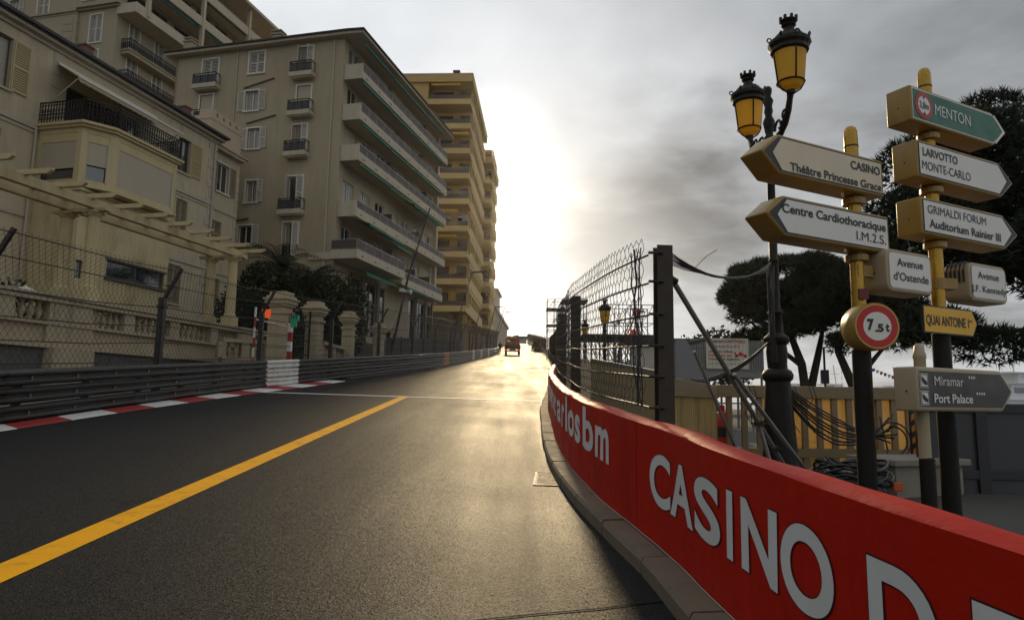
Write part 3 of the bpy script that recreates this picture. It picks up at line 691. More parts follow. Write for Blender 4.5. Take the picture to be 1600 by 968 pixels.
ro = mb.build('roof', ROOF, t)
for a in (4.2, 11.5): MB(FV).box(a, a+.5, -.2, .3, 17.8, 18.35).box(a-.05, a+.55, -.25, .35, 18.35, 18.43).build('chimney', mat('terracotta_pot', (.17, .085, .055), .8, .2, 4), ro)
window(FV, -.6, .72, 14.45, 16.75, t, 'right', FRAMED, SHUTTERY, sw=.8)
window(FV, 11.35, 12.45, 14.45, 16.5, t, 'right', FRAMED, SHUTTERY, sw=.95)
window(FV, 11.55, 12.5, 10.9, 12.8, t, 'closed', FRAMED, SHUTTERB)
window(FV, 11.3, 12.4, 6.6, 8.85, t, 'closed', FRAMED, SHUTTERB)
window(FV, -.6, .6, 10.2, 12.6, t, 'blind', FRAMED)
window(FV, -6.6, -5.2, 14.45, 16.75, t, 'open', FRAMED, SHUTTERY); window(FV, -6.6, -5.2, 10.2, 12.6, t, 'closed', FRAMED, SHUTTERY)
window(FV, 3.6, 8.3, 13.5, 16.0, t, 'none', FRAMED, trim=False, mull=3)
# set back wing with the crenellated parapet
mb = MB(FV).wall(14.85, 17.8, 3.2, 17.1, [(15.55, 16.75, 14.5, 16.4), (15.0, 16.3, 10.9, 12.5), (15.3, 16.5, 6.6, 8.8)], y=.35)
mb.quad((17.8, .35, 3.2), (17.8, 9, 3.2), (17.8, 9, 17.1), (17.8, .35, 17.1))
for z in [3.8+.62*k for k in range(21)]: mb.box(17.5, 17.83, .32, .4, z, z+.55)
mb.box(14.9, 18.0, -.02, .4, 17.1, 17.3).box(14.9, 18.2, -.12, .4, 17.3, 17.42).box(14.9, 17.8, .28, .4, 13.2, 13.4).box(14.9, 17.8, .28, .4, 9.1, 9.3)
mb.build('side_wing', STUCCO, t)
FVB = FV @ Matrix.Translation((0, .35, 0))
window(FVB, 15.55, 16.75, 14.5, 16.4, t, 'open', FRAMEW, SHUTTERB); window(FVB, 15.0, 16.3, 10.9, 12.5, t, 'closed', FRAMED, SHUTTERB); window(FVB, 15.3, 16.5, 6.6, 8.8, t, 'closed', FRAMED, SHUTTERB)
mb = MB(FV)
mb.box(14.7, 17.95, .45, .75, 17.42, 19.3); mb.box(14.7, 15.0, .75, 6, 17.42, 19.3); mb.box(17.65, 17.95, .75, 6, 17.42, 19.3)
for k in range(5): mb.box(14.7+.69*k, 14.7+.69*k+.49, .45, .75, 19.3, 19.72)
for k in range(6): mb.box(14.7, 15.0, .76+.95*k+(.35 if k else 0), 1.36+.95*k+(.1 if k else 0), 19.3, 19.72); mb.box(17.65, 17.95, .9+.85*k, 1.45+.85*k, 19.3, 19.72)
mb.box(14.67, 17.98, .42, .45, 19.02, 19.08); mb.box(14.67, 14.7, .42, 6, 19.02, 19.08)
mb.build('crenellated_parapet', mat('peach_stucco', (.52, .42, .29), .8, .06, 1, .06), t)
mb = MB(FV)
for k in range(4): mb.box(15.20+.69*k, 15.38+.69*k, .52, .7, 19.3, 19.6)
mb.build('parapet_vents', FRAMED, t)
# bay
BP = [(2.35, 0), (2.32, -2.45), (3.45, -3.2), (7.55, -3.2), (7.75, 0)]
bay = MB(FV).slab(BP, 13.0, 13.22).slab([(x+(.12 if x > 5 else -.12), y-.12 if y < 0 else y) for x, y in BP], 13.22, 13.34).slab([(x+(.22 if x > 5 else -.22), y-.22 if y < 0 else y) for x, y in BP], 13.34, 13.46)
bay.slab(BP, 10.55, 10.75); bay.slab([(x+(.1 if x > 5 else -.1), y-.1 if y < 0 else y) for x, y in BP], 10.47, 10.55)
def seg_frame(a, b):
    d = Vector((b[0]-a[0], b[1]-a[1])); L = d.length; d.normalize()
    return FV @ Matrix(((d.x, -d.y, 0, a[0]), (d.y, d.x, 0, a[1]), (0, 0, 1, 0), (0, 0, 0, 1))), L
for i in range(4):
    F, L = seg_frame(BP[i], BP[i+1]); bay.at(F).box(0, .24, 0, .2, 10.75, 13.0).box(L-.24, L, 0, .2, 10.75, 13.0).box(.24, L-.24, .02, .2, 12.6, 13.0)
    bay.box(.24, L-.24, .02, .2, 10.75, 10.85)
bo = bay.build('bay', YELLOWSTUC, t)
for i, bot in ((0, 11.35), (1, 11.55), (2, 10.86), (3, 10.86)):
    F, L = seg_frame(BP[i], BP[i+1])
    MB(F).quad((.24, .16, 10.85), (L-.24, .16, 10.85), (L-.24, .16, 12.6), (.24, .16, 12.6)).build('window_pane', GLASS, bo)
    m2 = MB(F).box(.27, L-.27, .05, .08, bot, 12.6); n = int((12.6-bot)/.09)
    for k in range(n): m2.box(.27, L-.27, .045, .05, bot+.01+k*.09, bot+.08+k*.09)
    m2.box(.24, .29, .0, .1, 10.85, 12.6).box(L-.29, L-.24, .0, .1, 10.85, 12.6)
    m2.build('roller_shutter', ROLLER, bo)
railing(FV, [(x+(.02 if x > 5 else -.02), y-.05 if y < 0 else y) for x, y in BP], 13.46, 14.5, 'balcony_railing', IRON, t, .15, True, None, .035, .018)
mb = MB(FV)      # sloping awning above the balcony
mb.add([(2.95, -.05, 16.75), (9.4, -.05, 16.75), (9.1, -2.1, 15.55), (2.2, -2.1, 15.55)], [(0, 1, 2, 3)]); mb.add([(2.95, -.05, 16.71), (9.4, -.05, 16.71), (9.1, -2.1, 15.51), (2.2, -2.1, 15.51)], [(3, 2, 1, 0)])
for k in range(20):
    a = 2.2+6.9*k/20; b_ = 2.2+6.9*(k+1)/20; mb.add([(a, -2.1, 15.55), (b_, -2.1, 15.55), (b_, -2.12, 15.36), ((a+b_)/2, -2.12, 15.31), (a, -2.12, 15.36)], [(0, 1, 2, 3, 4)])
ao = mb.build('awning', CREAMCLOTH, t)
MB(FV).bar((2.2, -2.1, 15.56), (9.1, -2.1, 15.56), .07, .07).bar((2.9, 0, 14.9), (2.3, -2.0, 15.55), .04, .04).bar((9.2, 0, 14.9), (9.0, -2.0, 15.55), .04, .04).bar((2.95, -.06, 16.75), (9.4, -.06, 16.75), .14, .14).build('awning_frame', FRAMEW, ao)
# ground floor extension under the bay
mb = MB(FV).wall(2.4, 8.2, 3.2, 10.3, [(4.2, 8.0, 6.75, 7.55), (3.0, 3.6, 6.85, 7.3), (2.5, 2.9, 6.4, 7.2)], y=-2.6, rev=.15)
mb.quad((2.4, 0, 3.2), (2.4, -2.6, 3.2), (2.4, -2.6, 10.3), (2.4, 0, 10.3)); mb.quad((8.2, -2.6, 3.2), (8.2, 0, 3.2), (8.2, 0, 10.3), (8.2, -2.6, 10.3)); mb.box(2.3, 8.3, -2.7, 0, 10.3, 10.42)
eo = mb.build('ground_floor_room', YELLOWSTUC, t)
FX = FV @ Matrix.Translation((0, -2.6, 0))
for a, b_, c, d, mm in ((4.2, 8.0, 6.75, 7.55, 1), (3.0, 3.6, 6.85, 7.3, 0), (2.5, 2.9, 6.4, 7.2, 0)): window(FX, a, b_, c, d, t, 'none', FRAMED, trim=False, rev=.15, mull=mm)
mb = MB(FX).box(4.1, 8.1, -.12, 0, 6.62, 6.75); mb.box(4.1, 8.1, -.05, .0, 7.55, 7.63); mb.build('window_sill', FRAMED, t)
mb = MB(FV)
for a, z0, z1, b_ in ((2.15, 10.3, 13.3, -.12), (2.1, 3.4, 10.25, -.15), (14.6, 3.4, 17.4, -.1)): MB(FV).tube([(a, b_, z0), (a, b_, z1)], .05, 8).build('downpipe', STONEWHITE, t)
# ---------------------------------------------------------------- terrace wall with balustrade
def TW(u): return (-13.95+.2147*u, 18.4+.9767*u)
TH = 12.4; FT = frame(-13.95, 18.4, TH)
t = thing('terrace_wall', 'long stone retaining wall topped by a balustrade in front of the cream villa', 'wall', (-13.95, 18.4, 1.2), 90-TH)
mb = MB(FT).box(-14, 13.9, 0.03, .5, .3, 2.70).box(-14, 13.9, .05, .45, 2.86, 3.38)
mb.build('wall', TERRACE, t)
mb = MB(FT).box(-14.05, 13.95, -.16, .55, 2.70, 2.86); mb.box(-14.05, 13.95, -.10, .5, 3.38, 3.46); mb.build('ledge', TERRACE, t)
mb = MB(FT)
PIERS = [(-9.6, .5), (-7.1, .5), (-4.6, .5), (-2.2, 1.5), (.2, .5), (2.35, 1.55), (4.7, .45), (6.9, .5), (9.2, .45), (11.4, 1.25), (13.4, .55)]
for a, w_ in PIERS:
    mb.box(a-w_/2, a+w_/2, -.03, .50, 3.46, 4.06)
    if w_ > 1: mb.box(a-w_/2+.15, a+w_/2-.15, -.055, -.03, 3.55, 3.98); mb.box(a-w_/2-.06, a+w_/2+.06, -.06, .03, 2.86, 3.38)
mb.build('pier', TERRACE, t)
MB(FT).box(-14.05, 13.95, -.10, .58, 4.06, 4.14).box(-14.05, 13.95, -.06, .54, 4.14, 4.20).box(-14.05, 13.95, -.14, .60, 4.20, 4.28).build('coping', TERRACE, t)
bal = MB().lathe([(.09, 0), (.09, .05), (.055, .08), (.05, .11), (.10, .20), (.11, .27), (.085, .36), (.05, .46), (.055, .52), (.085, .55), (.085, .60)], (0, 0, 0), 8)
def balusters(fr, spans, z, parent, step=.27):
    proto = None
    for a0, a1 in spans:
        n = max(1, int((a1-a0)/step))
        for k in range(n):
            p = fr @ Vector((a0+(a1-a0)*(k+.5)/n, .22, z)); p = ROOTM[parent.name].inverted() @ p
            if proto is None:
                proto = MB(ROOTM[parent.name]).add(bal.v, bal.f).build('baluster', TERRACE, parent, smooth=True)
                proto.location = p
            else:
                o = proto.copy(); col.objects.link(o); o.parent = parent; o.location = p
sp = [(a+w_/2, b-v/2) for (a, w_), (b, v) in zip(PIERS[1:-1], PIERS[2:])]
balusters(FT, sp, 3.46, t)
mb = MB(FT)
mb.box(-14, 13.9, -.02, .03, .3, 2.695)
mb.build('rubble_base', RUBBLE, t)
MB(FT).box(1.5, 3.0, -.36, -.01, .3, 2.68).build('buttress', TERRACE, t)
# end wall of the terrace behind, floor
struct(MB(FT).box(-14, 13.9, .5, 9.5, 3.3, 3.42), 'terrace_floor', PAVE)
# ---------------------------------------------------------------- pergola
FP = frame(-13.3, 22.0, 12.4)
t = thing('pergola', 'cream pergola with paired columns and cross rafters on the villa terrace', 'pergola', (-13.3, 22, 3.42), 90-12.4)
def column(a, b):
    mb = MB(FP).box(a-.25, a+.25, b-.25, b+.25, 3.42, 4.72); mb.lathe([(.25, 4.72), (.25, 4.80), (.215, 4.84), (.205, 5.6), (.185, 7.08), (.24, 7.14), (.24, 7.2)], (a, b, 0), 12)
    mb.box(a-.25, a+.25, b-.25, b+.25, 7.2, 7.28); return mb.build('column', YELLOWSTUC, t, smooth=False)
for a, b in ((-.35, .3), (-.35, 1.35), (7.1, .3), (7.1, 1.35), (-6.9, .3), (-6.9, 1.35)): column(a, b)
for b in (.3, 1.35): MB(FP).box(-9.5, 7.95, b-.11, b+.11, 7.36, 7.66).build('beam', YELLOWSTUC, t)
for a in (-.35, 7.1, -6.9): MB(FP).prism([(-.45, 7.36), (-.35, 7.28), (2.0, 7.28), (2.1, 7.36)], a-.13, a+.13).build('bracket', YELLOWSTUC, t) if False else MB(FP).box(a-.14, a+.14, -.25, 1.9, 7.27, 7.37).build('bracket', YELLOWSTUC, t)
for k in range(15):
    a = -9+k*1.2; F = FP @ Matrix.Translation((a, 0, 0)) @ Matrix.Rotation(R(90), 4, 'Z')
    MB(F).prism([(-.75, 7.72), (-.62, 7.63), (2.3, 7.63), (2.45, 7.72), (2.45, 7.78), (-.75, 7.78)], -.06, .06).build('rafter', YELLOWSTUC, t)
# things on the terrace
def tuft_plant(name, c, r, h, n, m, label, cat, seed=0, leaf=.12, group=None):
    rnd = random.Random(seed); mb = MB(); c = Vector(c)
    for k in range(n):
        a = rnd.uniform(0, 6.283); q = rnd.random()**.6; p = c+Vector((math.cos(a)*r*q, math.sin(a)*r*q, h*(.15+.85*rnd.random()*(1-.5*q*q))))
        d = Vector((rnd.gauss(0, 1), rnd.gauss(0, 1), rnd.gauss(.4, .7))).normalized(); s_ = d.cross(Vector((0, 0, 1))).normalized()*leaf*.35; L = leaf*rnd.uniform(.7, 1.6)
        mb.add([p-s_*.3, p+s_*.3, p+d*L*.5+s_, p+d*L, p+d*L*.5-s_], [(0, 1, 2, 3, 4)])
    mb.bar(c, c+Vector((0, 0, h*.6)), .06, .06); return solo(mb, name, m, label, cat, group)
p = FT @ Vector((1.2, 1.2, 3.42)); tuft_plant('terrace_shrub', p, .9, 1.3, 500, LEAF, 'low dark shrub on the terrace behind the balustrade near a column', 'shrub', 1)
p = FT @ Vector((-.3, .9, 3.42)); tuft_plant('terrace_shrub', p, .7, 1.15, 350, LEAF, 'small dark shrub at the far left of the terrace balustrade', 'shrub', 2)
p = FT @ Vector((6.0, 1.5, 3.42)); tuft_plant('terrace_shrub', p, 1.3, 1.0, 500, LEAF, 'wide low shrub under the long low window of the villa', 'shrub', 3)
F = frame(*(FT @ Vector((.9, .55, 0)))[:2], 12.4)
mb = MB(F)      # folded white cloth on the coping
vv = []
for j in range(7):
    for i in range(9): vv.append((i*.09, -.1+.08*j, 4.28+.10*math.sin(i*.9+j)*.5+.16*math.exp(-((j-3)/2.2)**2-((i-5)/3)**2)+.03))
mb.add(vv, [(j*9+i, j*9+i+1, j*9+i+10, j*9+i+9) for j in range(6) for i in range(8)])
mb.add([(x, y, 4.282) for x, y, z in vv[:9]]+vv[:9], [(i, i+1, i+10, i+9) for i in range(8)])
solo(mb, 'cloth', mat('white_cloth', (.62, .60, .57), .8, .06, 6), 'crumpled white cloth lying on the balustrade coping', 'cloth', smooth=True)
# ---------------------------------------------------------------- gate piers, low balustrades, iron gate
def gate_pier(x, y, z0, h, w_, label, urn=False):
    t = thing('gate_pier', label, 'gate pier', (x, y, z0), 80, 'stone gate piers'); F = ROOTM[t.name]
    mb = MB(F).box(-w_/2-.06, w_/2+.06, -w_/2-.06, w_/2+.06, -.4, .35); n = 5; hh = (h-.35-.9)/n
    for k in range(n): mb.box(-w_/2, w_/2, -w_/2, w_/2, .37+k*hh, .35+(k+1)*hh); mb.box(-w_/2+.03, w_/2-.03, -w_/2+.03, w_/2-.03, .35+k*hh, .37+k*hh)
    mb.build('shaft', PIERSTONE, t, bevel=.012)
    z = h-.9; mb = MB(F)
    for a, b, e in ((z, z+.12, .05), (z+.12, z+.30, -.02), (z+.30, z+.40, .06), (z+.40, z+.56, .12), (z+.56, z+.64, .18), (z+.64, z+.74, .08), (z+.74, z+.9, .0)): mb.box(-w_/2-e, w_/2+e, -w_/2-e, w_/2+e, a, b-.003)
    mb.build('capital', PIERSTONE, t, bevel=.012)
    return t
gate_pier(-9.2, 27, 2.0, 3.5, .70, 'widest stone gate pier with moulded cap behind the white painted rail section')
gate_pier(-8.5, 29.3, 2.2, 3.25, .58, 'tall banded stone gate pier beside the black iron gate')
gate_pier(-8.2, 34.2, 2.6, 3.05, .50, 'slender stone gate pier in front of the glazed shop front')
gate_pier(-7.5, 38.5, 2.95, 2.6, .50, 'low stone gate pier beside the leaning lamp mast')
def low_balustrade(x0, y0, x1, y1, z0, label):
    h = math.degrees(math.atan2(x1-x0, y1-y0)); L = math.hypot(x1-x0, y1-y0); F = frame(x0, y0, h)
    t = thing('balustrade', label, 'balustrade', (x0, y0, z0), 90-h, 'low stone balustrades by the gate')
    MB(F).box(0, L, 0, .4, z0-.6, z0+.75).box(0, L, -.05, .45, z0+.75, z0+.82).box(0, L, -.04, .44, z0+1.42, z0+1.56).build('wall', TERRACE, t)
    mb = MB(F); n = max(2, int(L/1.6)); ps = [L*k/n for k in range(n+1)]
    for p in ps: mb.box(p-.15, p+.15, 0, .4, z0+.82, z0+1.42)
    mb.build('pier', TERRACE, t)
    balusters(F, [(a+.15, b-.15) for a, b in zip(ps[:-1], ps[1:])], z0+.82, t, .24)
low_balustrade(-11.0, 30.6-4.6, -9.65, 27.1, 2.0, 'short stone balustrade between the villa terrace and the widest gate pier')
low_balustrade(-8.25, 29.9, -8.2, 33.7, 2.25, 'stone balustrade between the banded pier and the slender pier')
t = thing('iron_gate', 'tall black wrought iron gate leaf between two stone piers', 'gate', (-8.85, 28.2, 2.1), 70)
F = ROOTM[t.name]; mb = MB(F)
mb.box(-.75, .75, -.02, .02, .1, .16).box(-.75, .75, -.02, .02, 1.0, 1.05).box(-.75, .75, -.02, .02, 2.2, 2.26)
mb.box(-.78, -.72, -.03, .03, 0, 2.9).box(.72, .78, -.03, .03, 0, 2.9); mb.build('gate_frame', IRON, t)
mb = MB(F)
for k in range(12):
    x = -.68+k*.124; mb.tube([(x, 0, .1), (x, 0, 2.55+.25*math.sin(k/11*math.pi))], .012, 5); mb.ring((x, 0, 1.6), .05, .01, 'y', 8); mb.ring((x+.06, 0, .6), .055, .01, 'y', 8); mb.ring((x, 0, 2.4), .06, .01, 'y', 8)
mb.build('bars', IRON, t)
# ---------------------------------------------------------------- marshal post markers
t = thing('height_barrier', 'red and white striped post with white crossbar, orange panel and green marker', 'marker post', (-8.35, 25.9, zr(25.9)), 0)
x0, x1, yy = -8.95, -8.33, 25.3
zA = zr(25.5); mb = MB()
for x in (x1,):
    pass
def striped(x, y, z0, z1, r, parent, n=6):
    for par, m in ((0, RPAINT), (1, WPAINT)):
        mb = MB()
        for k in range(n):
            if k % 2 == par: mb.box(x-r, x+r, y-r, y+r, z0+(z1-z0)*k/n, z0+(z1-z0)*(k+1)/n)
        mb.build('stripes', m, parent)
striped(-8.42, 25.9, zA+.2, zA+2.75, .075, t, 7)
striped(-9.45, 25.0, zA+.6, zA+2.85, .03, t, 6)
MB().bar((-9.45, 25.0, zA+2.40), (-8.42, 25.9, zA+2.22), .05, .05).build('crossbar', WPAINT, t)
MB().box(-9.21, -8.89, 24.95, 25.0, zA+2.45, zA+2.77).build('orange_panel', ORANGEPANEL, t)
mb = MB(Matrix.Translation((-8.27, 25.75, zA))); mb.prism([(-.10, 2.22), (.09, 2.22), (.09, 2.42), (.17, 2.46), (.17, 2.66), (-.17, 2.66), (-.17, 2.46), (-.10, 2.42)], 0, .12); mb.build('green_marker', GREENBOX, t)
mb = MB(Matrix.Translation((-8.27, 25.75, zA)))
for k in (-1, 0, 1): mb.box(k*.085-.016, k*.085+.016, -.006, 0, 2.5, 2.62); mb.box(k*.085-.03, k*.085+.03, -.006, 0, 2.62, 2.64)
mb.build('marker_bars', IRON, t)
# ---------------------------------------------------------------- greige apartment block
AX, AY = -12.26, 46.0
FA = frame(AX, AY, 13.5); FE = frame(AX, AY, 104)
t = thing('apartment_block', 'greige apartment block with long concrete balconies, green awnings and small end wall balconies', 'apartment block', (AX, AY, 4.2), 0)
EW = [(-11.72, -10.37, 24.3, 26.4, 'closed', 1), (-11.74, -10.64, 21.5, 23.6, 'blind', 1), (-7.7, -6.46, 24.9, 26.55, 'closed', 0), (-7.85, -6.75, 22.02, 23.55, 'open', 0), (-7.45, -6.45, 19.1, 20.65, 'open', 0), (-7.3, -6.4, 15.1, 16.7, 'right', 0), (-7.7, -6.6, 11.9, 13.4, 'right', 0),
      (-3.6, -2.5, 24.4, 26.5, 'ajar', 1), (-3.6, -2.5, 21.5, 23.55, 'blind', 1), (-3.7, -2.65, 18.5, 20.6, 'ajar', 1), (-3.9, -2.75, 14.3, 16.8, 'ajar', 1), (-4.0, -2.9, 11.0, 13.45, 'ajar', 2), (-11.74, -10.64, 18.3, 20.4, 'closed', 1), (-11.74, -10.64, 14.2, 16.6, 'closed', 1)]
mb = MB(FE).wall(-14.1, 0, 3.0, 26.85, [e[:4] for e in EW])
LV = [(23.75, 24.32, 24.85), (20.72, 21.35, 21.9), (17.75, 18.35, 18.9), (13.75, 14.35, 14.85)]      # slab bottom, fascia top, rail top
WH = []
for z in (24.35, 21.35, 18.35, 14.4, 11.1):
    top = z+2.2
    for k in range(7): WH.append((.7+k*2.7, .7+k*2.7+1.7, z-.35, top))
SH = [(2.6, 4.2), (4.75, 6.9), (7.4, 8.6), (13.6, 14.9), (15.4, 17.5), (18.0, 19.2)]
mb.at(FA).wall(0, 19.6, 3.0, 26.85, WH, rev=.15) if False else mb.at(FA).wall(0, 19.6, 10.3, 26.85, WH, rev=.15).wall(0, 19.6, 3.0, 10.3, [(a, b, 5.9, 10.0) for a, b in SH], rev=.1)
mb.quad((19.6, 0, 3), (19.6, 14, 3), (19.6, 14, 26.85), (19.6, 0, 26.85)); mb.quad((0, 14, 3), (0, 14, 26.85), (19.6, 14, 26.85), (19.6, 14, 3))
mb.build('wall', APT, t)
for a, b, c, d, k, bal_ in EW:
    window(FE, a, b, c, d, t, k, FRAMEW, SHUTTERW)
    if bal_ == 1:
        m2 = MB(FE).box(a-.4, b+.3, -.6, 0, c-.35, c-.02).box(a-.3, b+.2, -.5, 0, c-.45, c-.35); bo = m2.build('small_balcony', APTLIGHT, t)
        railing(FE, [(a-.35, 0), (a-.35, -.55), (b+.25, -.55), (b+.25, 0)], c-.02, c+.75, 'balcony_railing', IRON, bo, .5, False, None)
        m2 = MB(FE).quad((a-.33, -.53, c+.04), (b+.23, -.53, c+.04), (b+.23, -.53, c+.62), (a-.33, -.53, c+.62)); m2.build('railing_panel', mat('dark_mesh_panel', (.045, .042, .045), .6, .1, 4), bo)
    if bal_ == 2: railing(FE, [(a-.1, -.08), (b+.1, -.08)], c, c+.8, 'window_railing', IRON, t, .12, False)
for i, (a, b, c, d) in enumerate(WH):
    k = (i*7+3) % 5
    window(FA, a, b, c, d, t, 'blind' if k == 1 else ('closed' if k == 3 else 'none'), FRAMEW, SHUTTERW, trim=False, rev=.15)
for a, b in SH: window(FA, a, b, 5.9, 10.0, t, 'none', FRAMED, trim=False, rev=.1, mull=1 if b-a > 1.5 else 0, trans=.62)
for a, b in zip([2.2]+[s_[1] for s_ in SH], [s_[0] for s_ in SH]+[19.5]):
    if b-a < 1: MB(FA).box(a+.02, b-.02, -.14, 0, 5.0, 10.25).build('pilaster', mat('brown_cladding', (.12, .10, .07), .7, .15, 2), t)
def balcony(a0, a1, dep, zb, zt, zr_, left_panel=True, wrap=0):
    m2 = MB(FA).box(a0, a1, -dep, 0, zb, zb+.18).box(a0, a1, -dep, -dep+.14, zb+.18, zt)
    if left_panel: m2.box(a0, a0+.14, -dep+.14, 0, zb+.18, zr_); m2.box(a0, a0+.14, -dep, -dep+.14, zt, zr_)
    else: m2.box(a0, a0+.14, -dep+.14, 0, zb+.18, zt)
    m2.box(a1-.14, a1, -dep+.14, 0, zb+.18, zt)
    bo = m2.build('balcony', APTLIGHT, t)
    railing(FA, [(a0+(.14 if left_panel else .05), -dep+.07), (a1-.07, -dep+.07), (a1-.07, 0)] if left_panel else [(a0+.05, 0), (a0+.05, -dep+.07), (a1-.07, -dep+.07), (a1-.07, 0)], zt, zr_+.12, 'balcony_railing', FRAMEW if False else GALV, bo, .12, False, GLASSB)
    m3 = MB(FA); n = int((a1-a0)/2.1)
    for k in range(n):
        for e in (-.09, .09): m3.box(a0+.8+k*2.1+e-.035, a0+.8+k*2.1+e+.035, -dep-.03, -dep, zb+.2, zb+.28)
    m3.build('brackets', DARKSTEEL, bo)
    for q in (.33, .68): q = a0+(a1-a0)*(q+random.uniform(-.06, .06)); MB(FA).box(q, q+.05, -dep+.16, -.02, zt-.3, zt+1.25).build('divider', GLASSB, bo)
for i, (zb, zt, z2) in enumerate(LV):
    balcony(.15, 18.9, 1.4, zb, zt, z2)
balcony(-.5, 8.0, 1.95, 10.65, 11.25, 11.85, False); balcony(8.8, 18.6, 1.35, 10.35, 10.95, 11.4, False)
MB(FE).box(-1.9, .02, -.14, 0, 10.7, 11.2).build('balcony_band', APTLIGHT, t)
mb = MB(FA)
for zb in (26.6, 23.7, 20.68, 17.7):
    for a0, a1, dz in ((.6, 5.6, 0), (5.9, 11.0, .05), (11.2, 17.5, .02)):
        mb.box(a0, a1, -1.36, -1.24, zb-.2-dz, zb-.03-dz)
for zb, a0, a1, dp in ((13.7, .5, 3.4, 2.3), (13.7, 3.8, 6.8, 2.2), (13.72, 7.2, 10.2, 1.5), (10.6, 8.5, 13.2, 1.9), (17.65, 9.6, 16.8, 1.9), (10.55, 2.0, 7.4, 1.5)):
    mb.add([(a0, -.9, zb-.03), (a1, -.9, zb-.03), (a1, -dp, zb-.45), (a0, -dp, zb-.45)], [(0, 1, 2, 3)]); mb.box(a0, a1, -dp-.05, -dp, zb-.62, zb-.44)
mb.build('awning', GREEN, t)
mb = MB(FA)
for zb, a0, a1, dp in ((13.7, .5, 3.4, 2.3), (13.7, 3.8, 6.8, 2.2), (17.65, 9.6, 16.8, 1.9), (10.6, 8.5, 13.2, 1.9)): mb.add([(a0, -.9, zb+.0), (a1, -.9, zb+.0), (a1, -dp, zb-.42), (a0, -dp, zb-.42)], [(0, 1, 2, 3)])
mb.build('awning_top', CREAMCLOTH, t)
W2 = lambda F, p: tuple((F @ Vector(p))[:2])
poly = [W2(FE, (-14.7, -.55, 0)), W2(FE, (.2, -.55, 0)), W2(FA, (.1, -.55, 0)), W2(FA, (.2, -1.65, 0)), W2(FA, (20.0, -1.65, 0)), W2(FA, (20.2, 14.3, 0)), W2(FA, (0, 14.3, 0))]
poly = [poly[0], W2(FE, (.35, -.5, 0)), W2(FA, (-.4, -1.6, 0)), W2(FA, (20.0, -1.6, 0)), W2(FA, (20, 14.3, 0)), W2(FE, (-14.7, 18, 0))]
ro = MB().slab(poly, 26.85, 27.05).build('roof', APTLIGHT, t)
cx = [sum(p[0] for p in poly)/6, sum(p[1] for p in poly)/6]
MB().slab([(cx[0]+(x-cx[0])*1.015, cx[1]+(y-cx[1])*1.015) for x, y in poly], 27.05, 27.15).build('roof_edge', ROOF, ro)
for a, b, z in ((-5.9, 3, 27.15), (-13.2, 2.5, 27.15)): chimney(FE, a, b-2.2, z, ro)
chimney(FA, 9.5, 3.0, 27.15, ro)
MB(FE).tube([(-.75, -.07, 26.8), (-.75, -.07, 4)], .06, 7).build('downpipe', STONEWHITE, t); MB(FE).tube([(-8.7, -.06, 26.8), (-8.7, -.06, 12)], .05, 7).build('downpipe', STONEWHITE, t)
mb = MB(FE)
for p, q in (((-8.0, -.05, 23.8), (-5.5, -.05, 24.35)), ((-7.6, -.05, 21.05), (-5.2, -.05, 21.5)), ((-8, -.05, 13.8), (-6.9, -.05, 13.9))): MB(FE).bar(p, q, .1, .07).build('folded_awning_rail', FRAMED, t)
MB(FA).box(19.2, 19.6, -.35, 0, 10.3, 26.8).build('party_wall', APTLIGHT, t)
# ---------------------------------------------------------------- older block behind the villa
HX, HY = -38.66, 62.0
FH = frame(HX, HY, 13.5); FHE = frame(HX, HY, 104)
t = thing('old_apartment_block', 'tall olive apartment block with ornate iron balconies rising above the villa roof', 'apartment block', (HX, HY, 6), 0)
HE = [(-9.9, -8.5, 38.8, 40.9, 'closed'), (-13.5, -12.3, 38.9, 40.9, 'open'), (-7.6, -6.6, 36.0, 38.1, 'open'), (-3.15, -1.75, 35.1, 38.0, 'closed'), (-3.2, -1.9, 31.5, 34.3, 'closed'), (-11.6, -10.2, 35.2, 37.2, 'closed'), (-4.3, -2.9, 39.7, 42, 'closed')]
mb = MB(FHE).wall(-24, 0, 5, 44.5, [h[:4] for h in HE])
HR = [(1.6+3.4*k, 2.9+3.4*k, z, z+2.6) for k in range(3) for z in (35.2, 31.9, 28.6)]
mb.at(FH).wall(0, 19, 5, 44.5, HR)
mb.quad((19, 0, 5), (19, 16, 5), (19, 16, 44.5), (19, 0, 44.5)); mb.at(FHE).box(-24, .3, -.25, 24, 44.5, 44.8)
mb.build('wall', HOTEL, t)
for h in HE: window(FHE, *h[:4], t, h[4], FRAMEW, SHUTTERW)
for h in HR: window(FH, *h, t, 'closed', FRAMEW, SHUTTERW)
mb = MB(FHE).box(-24, -4.6, -.25, 0, 38.3, 38.5).box(-24, -4.6, -.4, 0, 38.5, 38.72).box(-4.6, .3, -.25, 0, 38.5, 38.7).box(-4.6, .4, -.5, 0, 38.7, 38.95)
mb.box(-24, -4.6, -.2, 0, 5, 38.3)
for k in range(24):
    z = 20+.75*k; mb.box(-4.6, -4.5, -.26, 0, z, z+.7); mb.box(-6.2, -5.0, -.23, -.2, z, z+.68)
mb.at(FH).box(-.1, 3, -.25, 0, 38.5, 38.7); mb.build('cornice', HOTEL, t)
for z in (34.4, 31.2, 28.0):
    bo = MB(FH).box(.75, 13, -1.0, 0, z-.35, z-.05).box(.65, 13.1, -1.1, 0, z-.05, z+.08).build('ornate_balcony', HOTEL, t)
    railing(FH, [(.8, 0), (.8, -.95), (12.95, -.95), (12.95, 0)], z+.08, z+1.2, 'balcony_railing', IRON, bo, .2, True, None, .05, .032)
mb = MB(FH)      # modern concrete storeys
